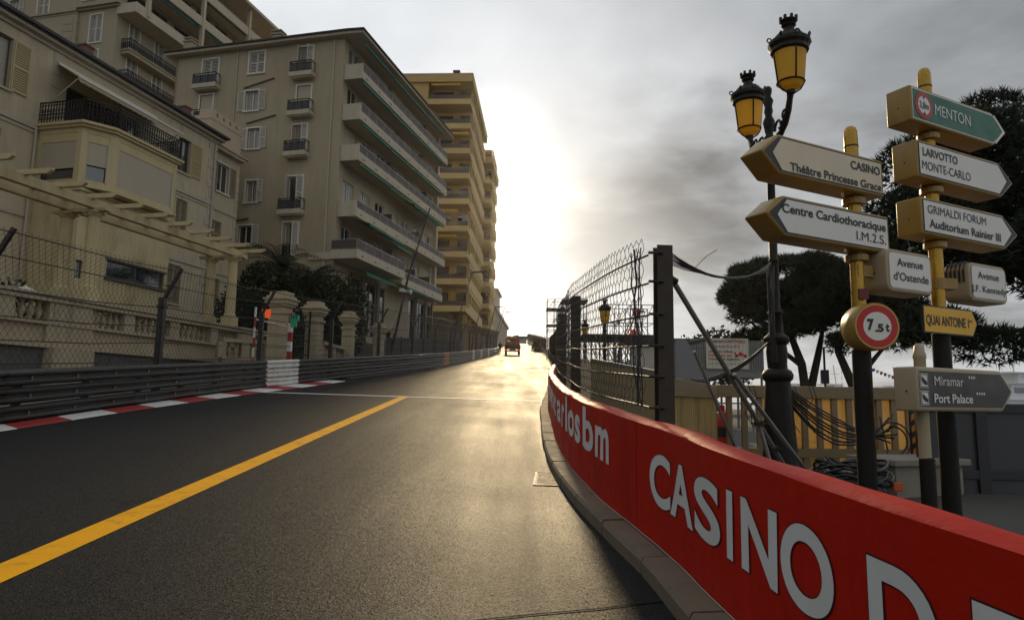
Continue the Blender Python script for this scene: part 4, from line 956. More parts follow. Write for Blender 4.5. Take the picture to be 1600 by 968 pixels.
for i, z in enumerate((37.7, 41.3, 44.6)):
    a0 = -.1+1.2*0; mb.box(a0, 24, -2.2, 0, z, z+.25).box(a0, 24, -2.2, -2.0, z+.25, z+1.0); mb.box(a0, a0+.2, -2.0, 0, z+.25, z+1.0)
for a in (1.3, 9, 17): mb.box(a, a+.35, -2.3, -1.9, 38.0, 48)
mb.box(-.4, 25, -2.8, 3, 48, 48.35); mb.box(0, 24, .02, 3, 44.8, 48); mb.build('concrete_balconies', APTLIGHT, t)
mb = MB(FH)
for z in (38.8, 42.4): mb.box(1.8, 8.8, -1.95, -1.85, z+2.1, z+2.45); mb.box(9.6, 16.8, -1.95, -1.85, z+2.1, z+2.45)
mb.build('awning', mat('awning_teal', (.015, .07, .065), .7, .1, 2), t)
mb = MB(FH)
for z in (38.7, 42.3): 
    for k in range(7): mb.quad((1+k*3.2, -.02, z-.2), (3.2+k*3.2, -.02, z-.2), (3.2+k*3.2, -.02, z+2.1), (1+k*3.2, -.02, z+2.1))
mb.build('window_pane', GLASS, t)
MB(FHE).lathe([(.5, 36.0), (.55, 36.1), (.2, 36.3)], (-7.1, -.4, 0), 8).build('window_box', STONEWHITE, t)
# ---------------------------------------------------------------- ochre towers
TX, TY = -5.71, 84.0
def ochre(x, y, label, top, length, endw, blank, zs, pale):
    FT_ = frame(x, y, 3); FN = frame(x, y, 93)
    t = thing('ochre_tower', label, 'apartment tower', (x, y, 6.5), 0, None)
    mb = MB(FN); mb.box(-endw, -endw+blank, 0, 1, 9.8, top-.0) if blank else None
    mb.at(FT_).box(2.5, length, 1.6, endw, 12.4, top-.02)
    mb.build('core', TOWER, t)
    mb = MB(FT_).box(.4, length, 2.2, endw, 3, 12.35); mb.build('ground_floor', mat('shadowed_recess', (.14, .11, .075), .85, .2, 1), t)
    MB(FT_).box(-.35, length+.2, -.25, endw, top-.02, top+.12).box(-.3, length, -.2, endw, top-1.0, top-.02).build('roof', TOWER, t)
    for k, z in enumerate(zs):
        m2 = MB(FT_).slab([(-.3, endw-blank), (-.3, 0), (length, 0), (length, endw-blank)], z, z+.2)
        m2.at(FN).box(-endw+blank, .0, -.28, -.14, z+.2, z+.72); m2.at(FT_).box(-.3, length, -.02, .12, z+.2, z+.72)
        m2.build('balcony', TOWERPALE if pale else TOWER, t)
        railing(FN, [(-endw+blank+.05, -.2), (-.05, -.2)], z+.72, z+1.35, 'balcony_railing', IRON, t, 1.0, False, GLASSB)
        # long side: solid panels, openings through which light passes
        m2 = MB(FT_); q = 3.0
        while q < length-1:
            m2.box(q, q+.35, .02, .2, z+.72, z+3.25)
            q += 2.9
        m2.box(3.0, length, .03, .1, z+.72, z+1.5); m2.box(2.6, length, .03, .12, z+2.9, z+3.3)
        m2.build('facade_panel', TOWERPALE, t)
        for p, q in ((-endw+blank+.3, -2.6), (-1.6, -.3)): MB(FN).quad((p, 2.22, z+.2), (q, 2.22, z+.2), (q, 2.22, z+2.75), (p, 2.22, z+2.75)).build('window_pane', GLASS, t)
        m3 = MB(FN).box(-endw+blank+.1, -.2, 2.25, 2.45, z+.2, z+3.2); m3.build('end_wall', TOWER, t)
        if k in (0, 2, 5, 6) and blank:
            w0 = -5.2 if k != 2 else -4.0
            MB(FN).box(w0, w0+3.8, -.12, .0, z+2.62, z+2.9).build('awning', YELLOWCLOTH, t)
    return t, FT_, FN
ZS = [38.9, 35.6, 32.3, 29.0, 25.65, 22.15, 18.85, 15.4, 12.0]
t, F1, F2 = ochre(TX, TY, 'tall ochre apartment tower with stacked corner balconies at the middle of the street', 42.95, 21.2, 9.6, 4.0, ZS, True)
mb = MB(F2).box(-9.4, -5.6, .3, .9, 3, 9.9)
for k in range(3): mb.box(-9.5, -5.5, .2, .3, 9.0-k*.02, 9.9)
mb.build('base_panel', TOWER, t)
mb = MB(F2)
for i in range(4):
    for j in range(3): mb.ring((-8.9+i*.9, .29, 7.4+j*.8), .06, .04, 'y', 8)
mb.build('panel_bosses', IRON, t)
mb = MB(F1)
for q in (3, 8, 13, 18): mb.box(q, q+.5, .3, .8, 4, 12.0)
for k in range(9): mb.box(16.5+.0, 18.5, .0+k*.0, 1.5, 7.6+k*.45, 7.7+k*.45)
mb.build('column', TOWER, t)
MB(F2).box(-2.2, -1.9, .4, .7, 42.95, 43.5).box(-2.5, -1.6, .3, .8, 43.5, 43.8).build('roof_vent', ROOF, t)
ochre(-3.6, 106.3, 'second ochre tower just beyond the first one, mostly hidden behind it', 39.9, 12, 9, 0, ZS, True)
# ---------------------------------------------------------------- pale palace at the end of the street
FQ = frame(-3.9, 122, 3.2)
t = thing('palace', 'long pale stone palace front with arched windows far up the street', 'palace', (-3.9, 122, 9), 0)
hs = [(1+k*2.6, 2.2+k*2.6, z, z+2.2) for k in range(18) for z in (11.5, 15)]
mb = MB(FQ).wall(0, 50, 7, 18.6, hs, rev=.4).box(-.3, 50.3, -.4, 8, 18.6, 19.2); mb.at(FQ).quad((0, 8, 7), (0, 0, 7), (0, 0, 18.6), (0, 8, 18.6)); mb.build('wall', PALACE, t)
mb = MB(FQ)
for h in hs: mb.quad((h[0], .4, h[2]), (h[1], .4, h[2]), (h[1], .4, h[3]), (h[0], .4, h[3]))
mb.build('window_pane', GLASS, t)
for k in range(18): MB(FQ).box(.55+k*2.6, .75+k*2.6, -.15, 0, 9, 18.6).build('pilaster', PALACE, t); MB(FQ).ring((1.6+k*2.6, -.05, 17.2), .62, .09, 'y', 10, 0, 180).build('arch', PALACE, t)
mb = MB(FQ).box(12, 22, -.1, 7, 19.2, 22.6).box(11.6, 22.4, -.5, 7.4, 22.6, 23); 
mb.build('attic', PALACE, t)
t = thing('far_pavilion', 'small dark flat roofed pavilion at the far end of the road', 'building', (-.2, 205, 15.8), 0)
MB().box(-3, 4.5, 205, 213, 15, 19.5).build('wall', mat('far_wall', (.22, .20, .17), .8, .1, 1), t); MB().box(-3.4, 4.9, 204.5, 213, 19.5, 20).build('roof', ROOF, t)
MB().quad((-2, 204.98, 16), (3.5, 204.98, 16), (3.5, 204.98, 18.6), (-2, 204.98, 18.6)).build('window_pane', GLASS, t)
# ---------------------------------------------------------------- plants and masts on the left
def leaf_cloud(clumps, n, leaf, seed, flat=.0):
    """many small leaf faces spread over and through ellipsoid clumps [(centre, radii)]"""
    rnd = np.random.default_rng(seed); vv = []; ff = []
    w_ = np.array([r[0]*r[1]+r[1]*r[2] for c, r in clumps]); w_ = w_/w_.sum()
    for (c, r), k in zip(clumps, (w_*n).astype(int)):
        d = rnd.normal(size=(k, 3)); d /= np.linalg.norm(d, axis=1)[:, None]; q = rnd.random(k)**.33; q = np.where(rnd.random(k) < .65, .78+.3*rnd.random(k), q)
        p = np.array(c)+d*np.array(r)*q[:, None]
        for i in range(k):
            a = rnd.normal(size=3)+d[i]*.8; a /= np.linalg.norm(a); b = np.cross(a, rnd.normal(size=3)); b /= np.linalg.norm(b)+1e-9; L = leaf*(.6+.8*rnd.random()); W = L*.32
            o = len(vv); vv += [p[i]-b*W*.4, p[i]+a*L*.5-b*W, p[i]+a*L, p[i]+a*L*.5+b*W]; ff.append((o, o+1, o+2, o+3))
    mb = MB(); mb.v = [tuple(v) for v in vv]; mb.f = ff; return mb
def needle_cloud(clumps, n, L0, seed, blades=7):
    rnd = np.random.default_rng(seed); vv = []; ff = []
    w_ = np.array([r[0]*r[1] for c, r in clumps]); w_ = w_/w_.sum()
    for (c, r), k in zip(clumps, (w_*n).astype(int)):
        d = rnd.normal(size=(k, 3)); d[:, 2] = np.abs(d[:, 2])*np.where(rnd.random(k) < .75, 1, -1); d /= np.linalg.norm(d, axis=1)[:, None]
        q = np.where(rnd.random(k) < .7, .8+.28*rnd.random(k), rnd.random(k)**.4); p = np.array(c)+d*np.array(r)*q[:, None]
        for i in range(k):
            ax = d[i]*np.array((1, 1, .6))+np.array((0, 0, .55)); ax /= np.linalg.norm(ax)
            for j in range(blades):
                a = ax*.75+rnd.normal(size=3)*.55; a /= np.linalg.norm(a); b = np.cross(a, rnd.normal(size=3)); b /= np.linalg.norm(b)+1e-9
                L = L0*(.7+.6*rnd.random()); W = L*.085; o = len(vv); vv += [p[i]-b*W, p[i]+b*W, p[i]+a*L]; ff.append((o, o+1, o+2))
    mb = MB(); mb.v = [tuple(v) for v in vv]; mb.f = ff; return mb
def tree(name, label, base, trunk, limbs, crown, mt, cat='tree', group=None, bark=BARK):
    t = thing(name, label, cat, base, 0, group); mb = MB()
    for pts, rs in [trunk]+limbs: mb.tube(pts, rs, 8)
    mb.build('trunk', bark, t, smooth=True); crown.build('crown', mt, t); return t
# palm and garden bushes between villa and apartment block
def palm(x, y, z, h, n, L, label, seed):
    rnd = random.Random(seed); t = thing('palm_tree', label, 'palm tree', (x, y, z)); mb = MB()
    mb.tube([(x, y, z), (x+.1, y, z+h*.5), (x+.05, y, z+h)], [.28, .22, .25], 9); mb.build('trunk', BARK, t); mb = MB()
    for k in range(n):
        a = rnd.uniform(0, 6.283); el = rnd.uniform(-.15, 1.25); d = Vector((math.cos(a), math.sin(a), 0)); pts = []; p = Vector((x, y, z+h)); Lk = L*rnd.uniform(.8, 1.1)
        for j in range(9):
            pts.append(p.copy()); e = el-(j/8)**1.3*1.7; p = p+(d*math.cos(e)+Vector((0, 0, math.sin(e))))*Lk/8
        mb.tube(pts, [.03-.003*j for j in range(9)], 3, False)
        for j in range(1, 9):
            for f in (0, .5):
                q = pts[j-1].lerp(pts[j], f); dr = (pts[j]-pts[j-1]).normalized(); s_ = dr.cross(Vector((0, 0, 1))).normalized(); ll = .5*math.sin((j+f)/9*math.pi)+.12
                for sg in (1, -1):
                    e = q+(s_*sg*.85+dr*.5+Vector((0, 0, -.25)))*ll; mb.add([q-dr*.03, q+dr*.03, e], [(0, 1, 2)])
    mb.build('fronds', PALM, t); return t
palm(-12.9, 37.5, 3.4, 5.0, 46, 2.6, 'spreading dark palm between the cream villa and the greige block', 1)
palm(-11.2, 37.2, 3.6, 3.9, 40, 2.4, 'lower palm with drooping fronds behind the widest gate pier', 2)
def bush(x, y, z, clumps, n, label, seed, leaf=.16):
    t = thing('garden_bush', label, 'bush', (x, y, z), 0, 'garden bushes behind the gate'); mb = MB(); clumps = clumps+[(a*.9, b, c+.7, (r[0]*.8, r[1]*.8, r[2]*.6)) for a, b, c, r in clumps]; n = int(n*1.5)
    for k in range(5): mb.tube([(x, y, z), (x+math.cos(k*1.3)*.5, y+math.sin(k*1.3)*.5, z+1.6)], [.06, .02], 5)
    mb.build('stems', BARK, t); leaf_cloud([((x+a, y+b, z+c), r) for a, b, c, r in clumps], n, leaf, seed).build('foliage', LEAF, t)
bush(-13.6, 35.5, 3.2, [(0, 0, 2.4, (1.5, 1.4, 2.2)), (1.2, 0, 2.0, (1.3, 1, 1.9)), (-.9, 0, 1.8, (1.2, 1, 1.8)), (.5, 0, 3.9, (1.2, 1, .9))], 5200, 'dark bush behind the last pergola columns', 11)
bush(-10.9, 36, 3.2, [(0, 0, 2.2, (1.5, 1.3, 2.1)), (1.3, 0, 2.2, (1.3, 1, 2.0)), (2.0, .3, 1.6, (1.1, 1, 1.6)), (-.8, 0, 3.6, (1.2, 1, 1.0)), (.9, 0, 3.7, (1.2, 1, .8))], 5200, 'dark bush behind the iron gate', 12)
bush(-9.4, 38, 3.2, [(0, 0, 1.9, (1.2, 1, 1.8)), (.8, 0, 2.9, (.7, .6, 1.0)), (-.9, 0, 2.8, (1.1, .8, 1.3)), (.2, 0, 3.7, (.6, .5, .8))], 3600, 'loose bush with open twigs in front of the shop front', 13)
bush(-12.2, 33.5, 2.6, [(0, 0, 1.8, (1.4, 1, 1.8)), (-1.2, 0, 2.2, (1.2, 1, 1.7)), (1.2, 0, 1.5, (1, 1, 1.5))], 3600, 'low bush under the palm fronds', 14)
solo(MB(frame(-12.6, 41.5, 14)).box(-7, 22, 0, .25, 2.5, 5.3), 'garden_wall', DARKIN if False else mat('dark_hedge_wall', (.06, .055, .045), .9, .3, 3), 'dark low garden wall in front of the greige block', 'wall')
t = thing('shop_front_fence', 'dark panelled fence in front of the glazed shop front', 'fence', (-7.4, 39, 3))
mb = MB(); m2 = MB()
for k in range(9):
    a = Vector((-7.9+.42*k, 39+2.3*k, 0)); b = Vector((-7.9+.42*(k+1), 39+2.3*(k+1), 0)); z0, z1 = zr(a.y), zr(b.y)
    m2.add([(a.x, a.y, z0+.5), (b.x, b.y, z1+.5), (b.x, b.y, z1+1.9), (a.x, a.y, z0+1.9)], [(0, 1, 2, 3)]); mb.bar((a.x, a.y, z0), (a.x, a.y, z0+2.0), .09, .09); mb.bar((a.x, a.y, z0+1.92), (b.x, b.y, z1+1.92), .06, .05)
mb.build('posts', IRON, t); m2.build('panels', mat('dark_fence_panel', (.028, .028, .027), .6, .2, 2), t)
random.seed(21)
mb = MB()
for k in range(260):
    p = Vector((-7.6+random.gauss(0, .5), 40.2+random.gauss(0, .6), zr(40)+2.0+random.random()*.5)); d = Vector((random.gauss(0, 1), random.gauss(0, 1), random.gauss(0, 1))).normalized()*.1; s_ = d.cross(Vector((0, .3, 1))).normalized()*.04
    mb.add([p-s_, p+s_, p+d], [(0, 1, 2)])
solo(mb, 'flower_clump', mat('red_flowers', (.22, .02, .03), .7, .4, 6), 'dark red flowers spilling over the panelled fence', 'flowers')
def mast(pts, r0, r1, label, foot=True, head=False):
    t = thing('leaning_mast', label, 'mast', pts[0], 0, 'leaning masts along the street'); n = len(pts)
    MB().tube(pts, [r0+(r1-r0)*k/(n-1) for k in range(n)], 8).build('shaft', DARKSTEEL, t, smooth=True)
    x, y, z = pts[0]
    if foot: MB().lathe([(.24, -.2), (.24, .25), (.16, .3), (.14, 1.3), (.18, 1.36), (.18, 1.45), (.13, 1.55), (.12, 2.1), (.17, 2.2), (.12, 2.3)], (x, y, z), 10).build('base', LAMPIRON, t, smooth=True)
    if head: p = pts[-1]; MB().bar((p[0], p[1], p[2]), (p[0]+1.2, p[1], p[2]+.1), .25, .1).build('lamp_head', DARKSTEEL, t)
    return t
t = mast([(-7.6, 42, zr(42)), (-7.32, 42, 4.5), (-6.5, 42, 8.9), (-5.28, 42, 13.3)], .11, .04, 'tall dark leaning mast rising in front of the greige block balconies')
t = thing('surveillance_camera', 'white dome surveillance cameras on a bracket beside the leaning mast', 'camera', (-6.9, 42, 7.7))
MB().bar((-7.05, 42, 7.95), (-6.3, 42, 7.95), .06, .06).build('bracket', WPAINT, t); MB().lathe([(.0, -.16), (.08, -.12), (.11, 0), (.11, .1), (.05, .14)], (-6.32, 42, 7.9), 10).build('dome', RAILWHITE, t, smooth=True); MB().bar((-6.95, 41.9, 8.05), (-6.6, 41.6, 7.9), .15, .15).build('camera_body', RAILWHITE, t)
mast([(-4.7, 55, zr(55)+1), (-4.5, 55, 7.2), (-3.3, 55, 11.6)], .08, .03, 'dark leaning mast before the ochre tower', False, True)
mast([(-3.9, 66, zr(66)), (-3.7, 66, 7.5), (-2.9, 66, 10.6)], .08, .03, 'thin leaning mast at the foot of the ochre tower', False)
mast([(-3.4, 95, zr(95)), (-3.3, 95, 10.2), (-2.35, 95, 14.1)], .1, .05, 'far leaning street light with flat lamp head past the ochre towers', False, True)
mast([(-2.9, 112, zr(112)), (-2.6, 112, 12), (-.9, 112, 17.2)], .09, .05, 'farthest leaning mast in front of the pale palace', False)
mast([(-2.9, 128, zr(128)), (-2.6, 128, 13), (-1.2, 128, 17.6)], .09, .05, 'leaning street light beyond the truck', False, True)
# people walking far up the left pavement
def person(x, y, z, label, pants, top, hd):
    me = bpy.data.meshes.new('person'); J = [(0, 0, .92), (0, 0, 1.15), (0, 0, 1.42), (0, 0, 1.52), (0, .02, 1.64), (0, 0, 1.74), (-.09, 0, .88), (-.10, .06, .48), (-.10, -.05, .06), (-.10, .08, .03), (.09, 0, .88), (.10, -.06, .48), (.10, .1, .06), (.10, .22, .03), (-.19, 0, 1.40), (-.25, .02, 1.14), (-.23, .12, .90), (.19, 0, 1.40), (.25, 0, 1.14), (.24, .08, .90)]
    Eg = [(0, 1), (1, 2), (2, 3), (3, 4), (4, 5), (0, 6), (6, 7), (7, 8), (8, 9), (0, 10), (10, 11), (11, 12), (12, 13), (2, 14), (14, 15), (15, 16), (2, 17), (17, 18), (18, 19)]
    rr = [.15, .14, .15, .06, .10, .07, .09, .06, .045, .035, .09, .06, .045, .035, .065, .045, .035, .065, .045, .035]
    me.from_pydata(J, Eg, []); o = bpy.data.objects.new('person', me); col.objects.link(o); o.location = (x, y, z); o.rotation_euler = (0, 0, hd)
    md = o.modifiers.new('skin', 'SKIN')
    for v, r in zip(me.skin_vertices[0].data, rr): v.radius = (r, r)
    me.skin_vertices[0].data[0].use_root = True; o.modifiers.new('sub', 'SUBSURF').levels = 1; me.materials.append(top); o['label'] = label; o['category'] = 'person'
person(-1.75, 104, zr(104)+.05, 'person in dark clothes walking up the pavement left of the truck', None, mat('dark_clothes', (.03, .03, .035), .8, .2, 3), 0)
# ---------------------------------------------------------------- truck driving away
tx, ty = .15, 95.0; tz = zr(ty)
t = thing('truck', 'small flatbed truck with an orange crane and lit tail lights driving up the road', 'truck', (tx, ty, tz)); F = Matrix.Translation((tx, ty, tz)) @ Matrix.Rotation(math.atan(.085), 4, 'X')
MB(F).box(-.45, .45, .1, 6.2, .62, .85).box(-1.05, 1.05, -.05, .1, .55, .75).build('chassis', DARKSTEEL, t)
MB(F).box(-1.12, 1.12, 0, 4.2, .9, 1.05).box(-1.12, -1.06, 0, 4.2, 1.05, 1.55).box(1.06, 1.12, 0, 4.2, 1.05, 1.55).box(-1.06, 1.06, 0, .06, 1.05, 1.5).build('flatbed', mat('truck_bed_grey', (.05, .042, .035), .6, .2, 3), t, bevel=.01)
MB(F).box(-1.05, 1.05, 4.4, 6.3, .8, 2.35).box(-.95, .95, 4.5, 6.1, 2.35, 2.5).build('cab', TRUCKORANGE, t, bevel=.08)
MB(F).box(-.8, .8, 4.385, 4.4, 1.55, 2.15).build('rear_window', GLASS, t)
for x in (-.92, .92):
    for yy in (1.1, 5.3):
        w_ = MB(F @ Matrix.Translation((x, yy, .45)) @ Matrix.Rotation(R(90), 4, 'Y')).lathe([(.3, -.15), (.44, -.14), (.46, -.08), (.46, .08), (.44, .14), (.3, .15)], (0, 0, 0), 16).build('wheel', RUBBER, t, smooth=True)
        MB(F @ Matrix.Translation((x, yy, .45)) @ Matrix.Rotation(R(90), 4, 'Y')).lathe([(.27, -.16), (.27, .16)], (0, 0, 0), 12).build('rim', GALV, w_)
for x in (-.85, .85): MB(F).box(x-.14, x+.14, -.07, -.05, .68, .82).build('tail_light', TAIL, t)
MB(F).box(-.9, .7, .5, 3.2, 1.05, 2.0).box(-.4, .6, 1.0, 2.5, 2.0, 2.45).build('load', TRUCKORANGE, t, bevel=.12)
MB(F).bar((.7, 3.7, 1.0), (.75, 3.7, 2.9), .22, .22).bar((.75, 3.7, 2.85), (-.2, 2.2, 2.6), .18, .2).bar((-.2, 2.2, 2.6), (-.1, 1.2, 2.1), .12, .14).build('crane_arm', TRUCKORANGE, t)
MB(F).box(-.25, .25, -.06, -.05, .62, .74).build('number_plate', SIGNWHITE, t)
t = thing('oncoming_bus', 'far vehicle with a bright headlight at the crest of the road', 'bus', (.6, 182, 15.2))
MB().box(-.6, 1.7, 182, 188, 15.5, 17.9).build('body', mat('bus_dark', (.08, .07, .06), .4, .1, 2), t, bevel=.1); MB().box(-.4, 1.5, 181.97, 182, 16.5, 17.6).build('windscreen', GLASS, t); MB().lathe([(.0, -.02), (.2, 0), (.0, .02)], (1.3, 181.9, 16.9), 8).build('headlight', HEAD, t)
for x in (-.4, 1.5): MB(Matrix.Translation((x, 183, 15.45)) @ Matrix.Rotation(R(90), 4, 'Y')).lathe([(.45, -.12), (.45, .12)], (0, 0, 0), 12).build('wheel', RUBBER, t)
# ---------------------------------------------------------------- street lamps on the right
def lantern(mbs, c, s=1.0):
    """hexagonal lantern whose base is at c; adds to dict of meshes"""
    x, y, z = c; n = 8
    mbs['glass'].lathe([(.05*s, -.055*s), (.11*s, -.02*s), (.146*s, .035*s), (.187*s, .42*s)], c, 16)
    mbs['metal'].lathe([(.0, -.10*s), (.05*s, -.09*s), (.055*s, -.055*s), (.02*s, -.05*s)], c, n); mbs['metal'].ring((x, y, z+.04*s), .152*s, .012*s, 'z', 16)
    mbs['metal'].lathe([(.19*s, .40*s), (.215*s, .42*s), (.215*s, .46*s), (.24*s, .50*s), (.24*s, .54*s), (.20*s, .56*s), (.15*s, .63*s), (.07*s, .67*s), (.06*s, .72*s), (.085*s, .75*s), (.07*s, .77*s), (.10*s, .80*s), (.10*s, .815*s), (0, .815*s)], c, 16)
    for k in range(n):
        a = 2*math.pi*k/n; ca, sa = math.cos(a), math.sin(a)
        if k % 2 == 0: mbs['metal'].bar((x+.150*s*ca, y+.150*s*sa, z+.03*s), (x+.19*s*ca, y+.19*s*sa, z+.42*s), .016*s, .016*s)
        mbs['metal'].ring((x+.235*s*ca, y+.235*s*sa, z+.56*s), .028*s, .009*s, 'x' if k % 2 else 'y', 6)
        mbs['metal'].box(x+.092*s*ca-.014*s, x+.092*s*ca+.014*s, y+.092*s*sa-.014*s, y+.092*s*sa+.014*s, z+.81*s, z+.855*s)
        if k % 4 == 0: mbs['metal'].tube([(x+.15*s*ca, y+.15*s*sa, z+.03*s), (x+.115*s*ca, y+.115*s*sa, z-.03*s), (x+.03*s*ca, y+.03*s*sa, z-.09*s)], .010*s, 5)
def street_lamp(x, y, z, label, arms):
    t = thing('street_lamp', label, 'street lamp', (x, y, z), 0, 'ornate cast iron street lamps')
    MB().lathe([(.24, -.2), (.24, .10), (.215, .16), (.20, .28), (.145, 1.14), (.175, 1.17), (.185, 1.22), (.16, 1.27), (.11, 1.30), (.115, 1.36), (.125, 1.50), (.115, 1.58), (.15, 1.62), (.15, 1.67), (.085, 1.73), (.075, 1.95), (.095, 1.98), (.06, 2.02), (.052, 2.6), (.065, 2.63), (.05, 2.66), (.045, 4.0), (.07, 4.03), (.05, 4.08), (.05, 4.2)], (x, y, z), 16).build('pole', LAMPIRON, t, smooth=True)
    if arms:
        MB().lathe([(.05, 4.1), (.075, 4.14), (.075, 4.2), (.045, 4.25), (.06, 4.34), (.075, 4.42), (.04, 4.5), (.055, 4.56), (.045, 4.62), (.065, 4.70), (.035, 4.76), (.05, 4.82), (.05, 4.86), (.03, 4.89), (0, 4.9)], (x, y, z), 12).build('finial', LAMPIRON, t, smooth=True)
        for sg in (-1, 1):
            mb = MB(); pts = [(x, y+sg*d, z+h) for d, h in ((.04, 4.15), (.16, 4.10), (.34, 4.12), (.50, 4.20), (.60, 4.32), (.66, 4.44), (.68, 4.50))]
            mb.tube(pts, [.045, .04, .035, .038, .04, .035, .045], 7); mb.ring((x, y+sg*.28, z+4.22), .10, .018, 'x', 10, 0, 300); mb.ring((x, y+sg*.17, z+4.02), .07, .016, 'x', 8); mb.ring((x, y+sg*.48, z+4.32), .055, .014, 'x', 8)
            for k in range(5): mb.lathe([(.02, -.03), (.05, 0), (.02, .03)], (x, y+sg*(.34+.06*k), z+4.13+.05*k), 6)
            mb.build('arm', LAMPIRON, t)
            mbs = {'glass': MB(), 'metal': MB()}; lantern(mbs, (x, y+sg*.70, z+4.57))
            lo_ = mbs['metal'].build('lantern', LAMPIRON, t); mbs['glass'].build('lantern_glass', AMBER, lo_)
    else:
        mbs = {'glass': MB(), 'metal': MB()}; lantern(mbs, (x, y, z+3.62), .95); mbs['metal'].lathe([(.05, 3.2), (.07, 3.3), (.04, 3.4), (.06, 3.5), (.03, 3.55)], (x, y, z), 8)
        lo_ = mbs['metal'].build('lantern', LAMPIRON, t); mbs['glass'].build('lantern_glass', AMBER, lo_)
    return t
street_lamp(3.23, 8.3, .56, 'large dark street lamp with two amber lanterns right behind the direction signs', True)
street_lamp(3.29, 24, .56, 'distant street lamp with one amber lantern seen through the wire mesh', False)
street_lamp(4.1, 38, 1.45, 'farther and smaller street lamp among the scaffolds behind the mesh', False)
# ---------------------------------------------------------------- direction signs
def poly_inset(poly, d):
    n = len(poly); out = []; c = Vector((sum(p[0] for p in poly)/n, sum(p[1] for p in poly)/n))
    for i in range(n):
        p0, p1, p2 = Vector(poly[i-1]), Vector(poly[i]), Vector(poly[(i+1) % n]); a = (p1-p0).normalized(); b = (p2-p1).normalized()
        na, nb = Vector((-a.y, a.x)), Vector((-b.y, b.x))
        if na.dot(c-p1) < 0: na, nb = -na, -nb
        m = (na+nb).normalized(); out.append(tuple(p1+m*(d/max(.3, m.dot(na)))))
    return out
def rounded(a0, a1, z0, z1, r, n=4):
    out = []
    for cx, cz, s_ in ((a1-r, z1-r, 0), (a0+r, z1-r, 90), (a0+r, z0+r, 180), (a1-r, z0+r, 270)):
        for k in range(n+1): out.append((cx+r*math.cos(R(s_+90*k/n)), cz+r*math.sin(R(s_+90*k/n))))
    return out
def arrow(a0, a1, tip, z0, z1):
    zm = (z0+z1)/2
    return [(a0, z0), (a1, z0), (tip, zm), (a1, z1), (a0, z1)] if tip > a1 else [(tip, zm), (a0, z0), (a1, z0), (a1, z1), (a0, z1)]
def sign(post, F, poly, field, box=SIGNBOX, border=SIGNDARK, y0=-.13, y1=.11, bev=.018, label=None, tipgap=0.0, name='direction_sign'):
    o = MB(F).prism(poly, y0, y1).build(name, box, post, smooth=True, bevel=bev, label=label, bseg=3)
    p1 = poly_inset(poly, .022); p2 = poly_inset(poly, .034)
    if tipgap:
        zm = sum(q[1] for q in (poly[0], poly[1], poly[2], poly[3], poly[4]))/5; i = min(range(5), key=lambda k: abs(p2[k][1]-zm))
        sg = 1 if p2[i][0] < p2[(i+2) % 5][0] else -1; p2[i] = (p2[i][0]+sg*tipgap, p2[i][1])
        for k in range(len(p2)):
            if k in ((i-1) % len(p2), (i+1) % len(p2)): p2[k] = (p2[k][0]+sg*.02, p2[k][1])
    MB(F).add([(a, y0-.002, z) for a, z in p1], [tuple(range(len(p1)))]).build('sign_border', border, o)
    MB(F).add([(a, y0-.005, z) for a, z in p2], [tuple(range(len(p2)))]).build('sign_face', field, o)
    if poly[0][0] > -.6:
        a0 = min(q[0] for q in poly); zm = sum(q[1] for q in poly)/len(poly); MB(F).add([(a0-.0015, -.01+.009*math.cos(k*.7854), zm-.02+.009*math.sin(k*.7854)) for k in range(8)], [tuple(range(8))]).build('drain_hole', SIGNDARK, o)
    return o
def disc(F, c, r, y, n=28): return MB(F).add([(c[0]+r*math.cos(2*math.pi*k/n), y, c[1]+r*math.sin(2*math.pi*k/n)) for k in range(n)], [tuple(range(n))])
def post_body(t, x, y, z0, zs, zt, r=.06, rs=.078):
    MB().lathe([(rs, z0-.3), (rs, zs), (rs-.01, zs+.01)], (x, y, 0), 16).build('sleeve', mat('post_sleeve_dark', (.013, .011, .009), .55, .2, 5, spec=.25), t, smooth=True)
    MB().lathe([(r, zs), (r, zt-.12), (r*.96, zt-.05), (r*.75, zt-.015), (r*.4, zt), (0, zt)], (x, y, 0), 18).build('pole', POLEY, t, smooth=True)
    MB().lathe([(r+.003, zt-.20), (r+.003, zt-.185)], (x, y, 0), 18).build('pole_joint', SIGNDARK, t)
YL = -.139
# first post
x, y = 3.08, 6.0; F1 = frame(x, y, 63)
t = thing('signpost', 'gold signpost with two left pointing white direction signs and a round weight limit sign', 'signpost', (x, y, .5)); post_body(t, x, y, .5, 1.92, 3.97)
o = sign(t, F1, arrow(-1.09, .245, -1.29, 3.305, 3.645), SIGNCREAM, tipgap=.075, label='upper left pointing sign with a cream face')
lettering('CASINO', F1, -.208, .19, 3.50, 3.572, YL, SIGNDARK, o, .024); lettering('Théâtre Princesse Grace', F1, -.968, .197, 3.352, 3.422, YL, SIGNDARK, o, .024)
o = sign(t, F1, arrow(-1.05, .288, -1.26, 2.79, 3.13), SIGNWHITE, tipgap=.075, label='lower left pointing sign with a white face')
lettering('Centre Cardiothoracique', F1, -1.08, .226, 2.985, 3.058, YL, SIGNDARK, o, .024); lettering('I.M.2.S.', F1, -.175, .221, 2.865, 2.942, YL, SIGNDARK, o, .024)
for z in (3.28, 2.76): MB().lathe([(.10, -.05), (.10, 0), (.075, .02)], (x, y, z), 16).build('bracket', SIGNBOX, t)
F1b = frame(3.03, 5.9, 63)
o = sign(t, F1b, rounded(.212, .862, 2.435, 2.816, .07), SIGNWHITE, SIGNPALE, SIGNPALE, bev=.015, label='rounded white street name sign of two lines, on the left post', name='street_name_sign')
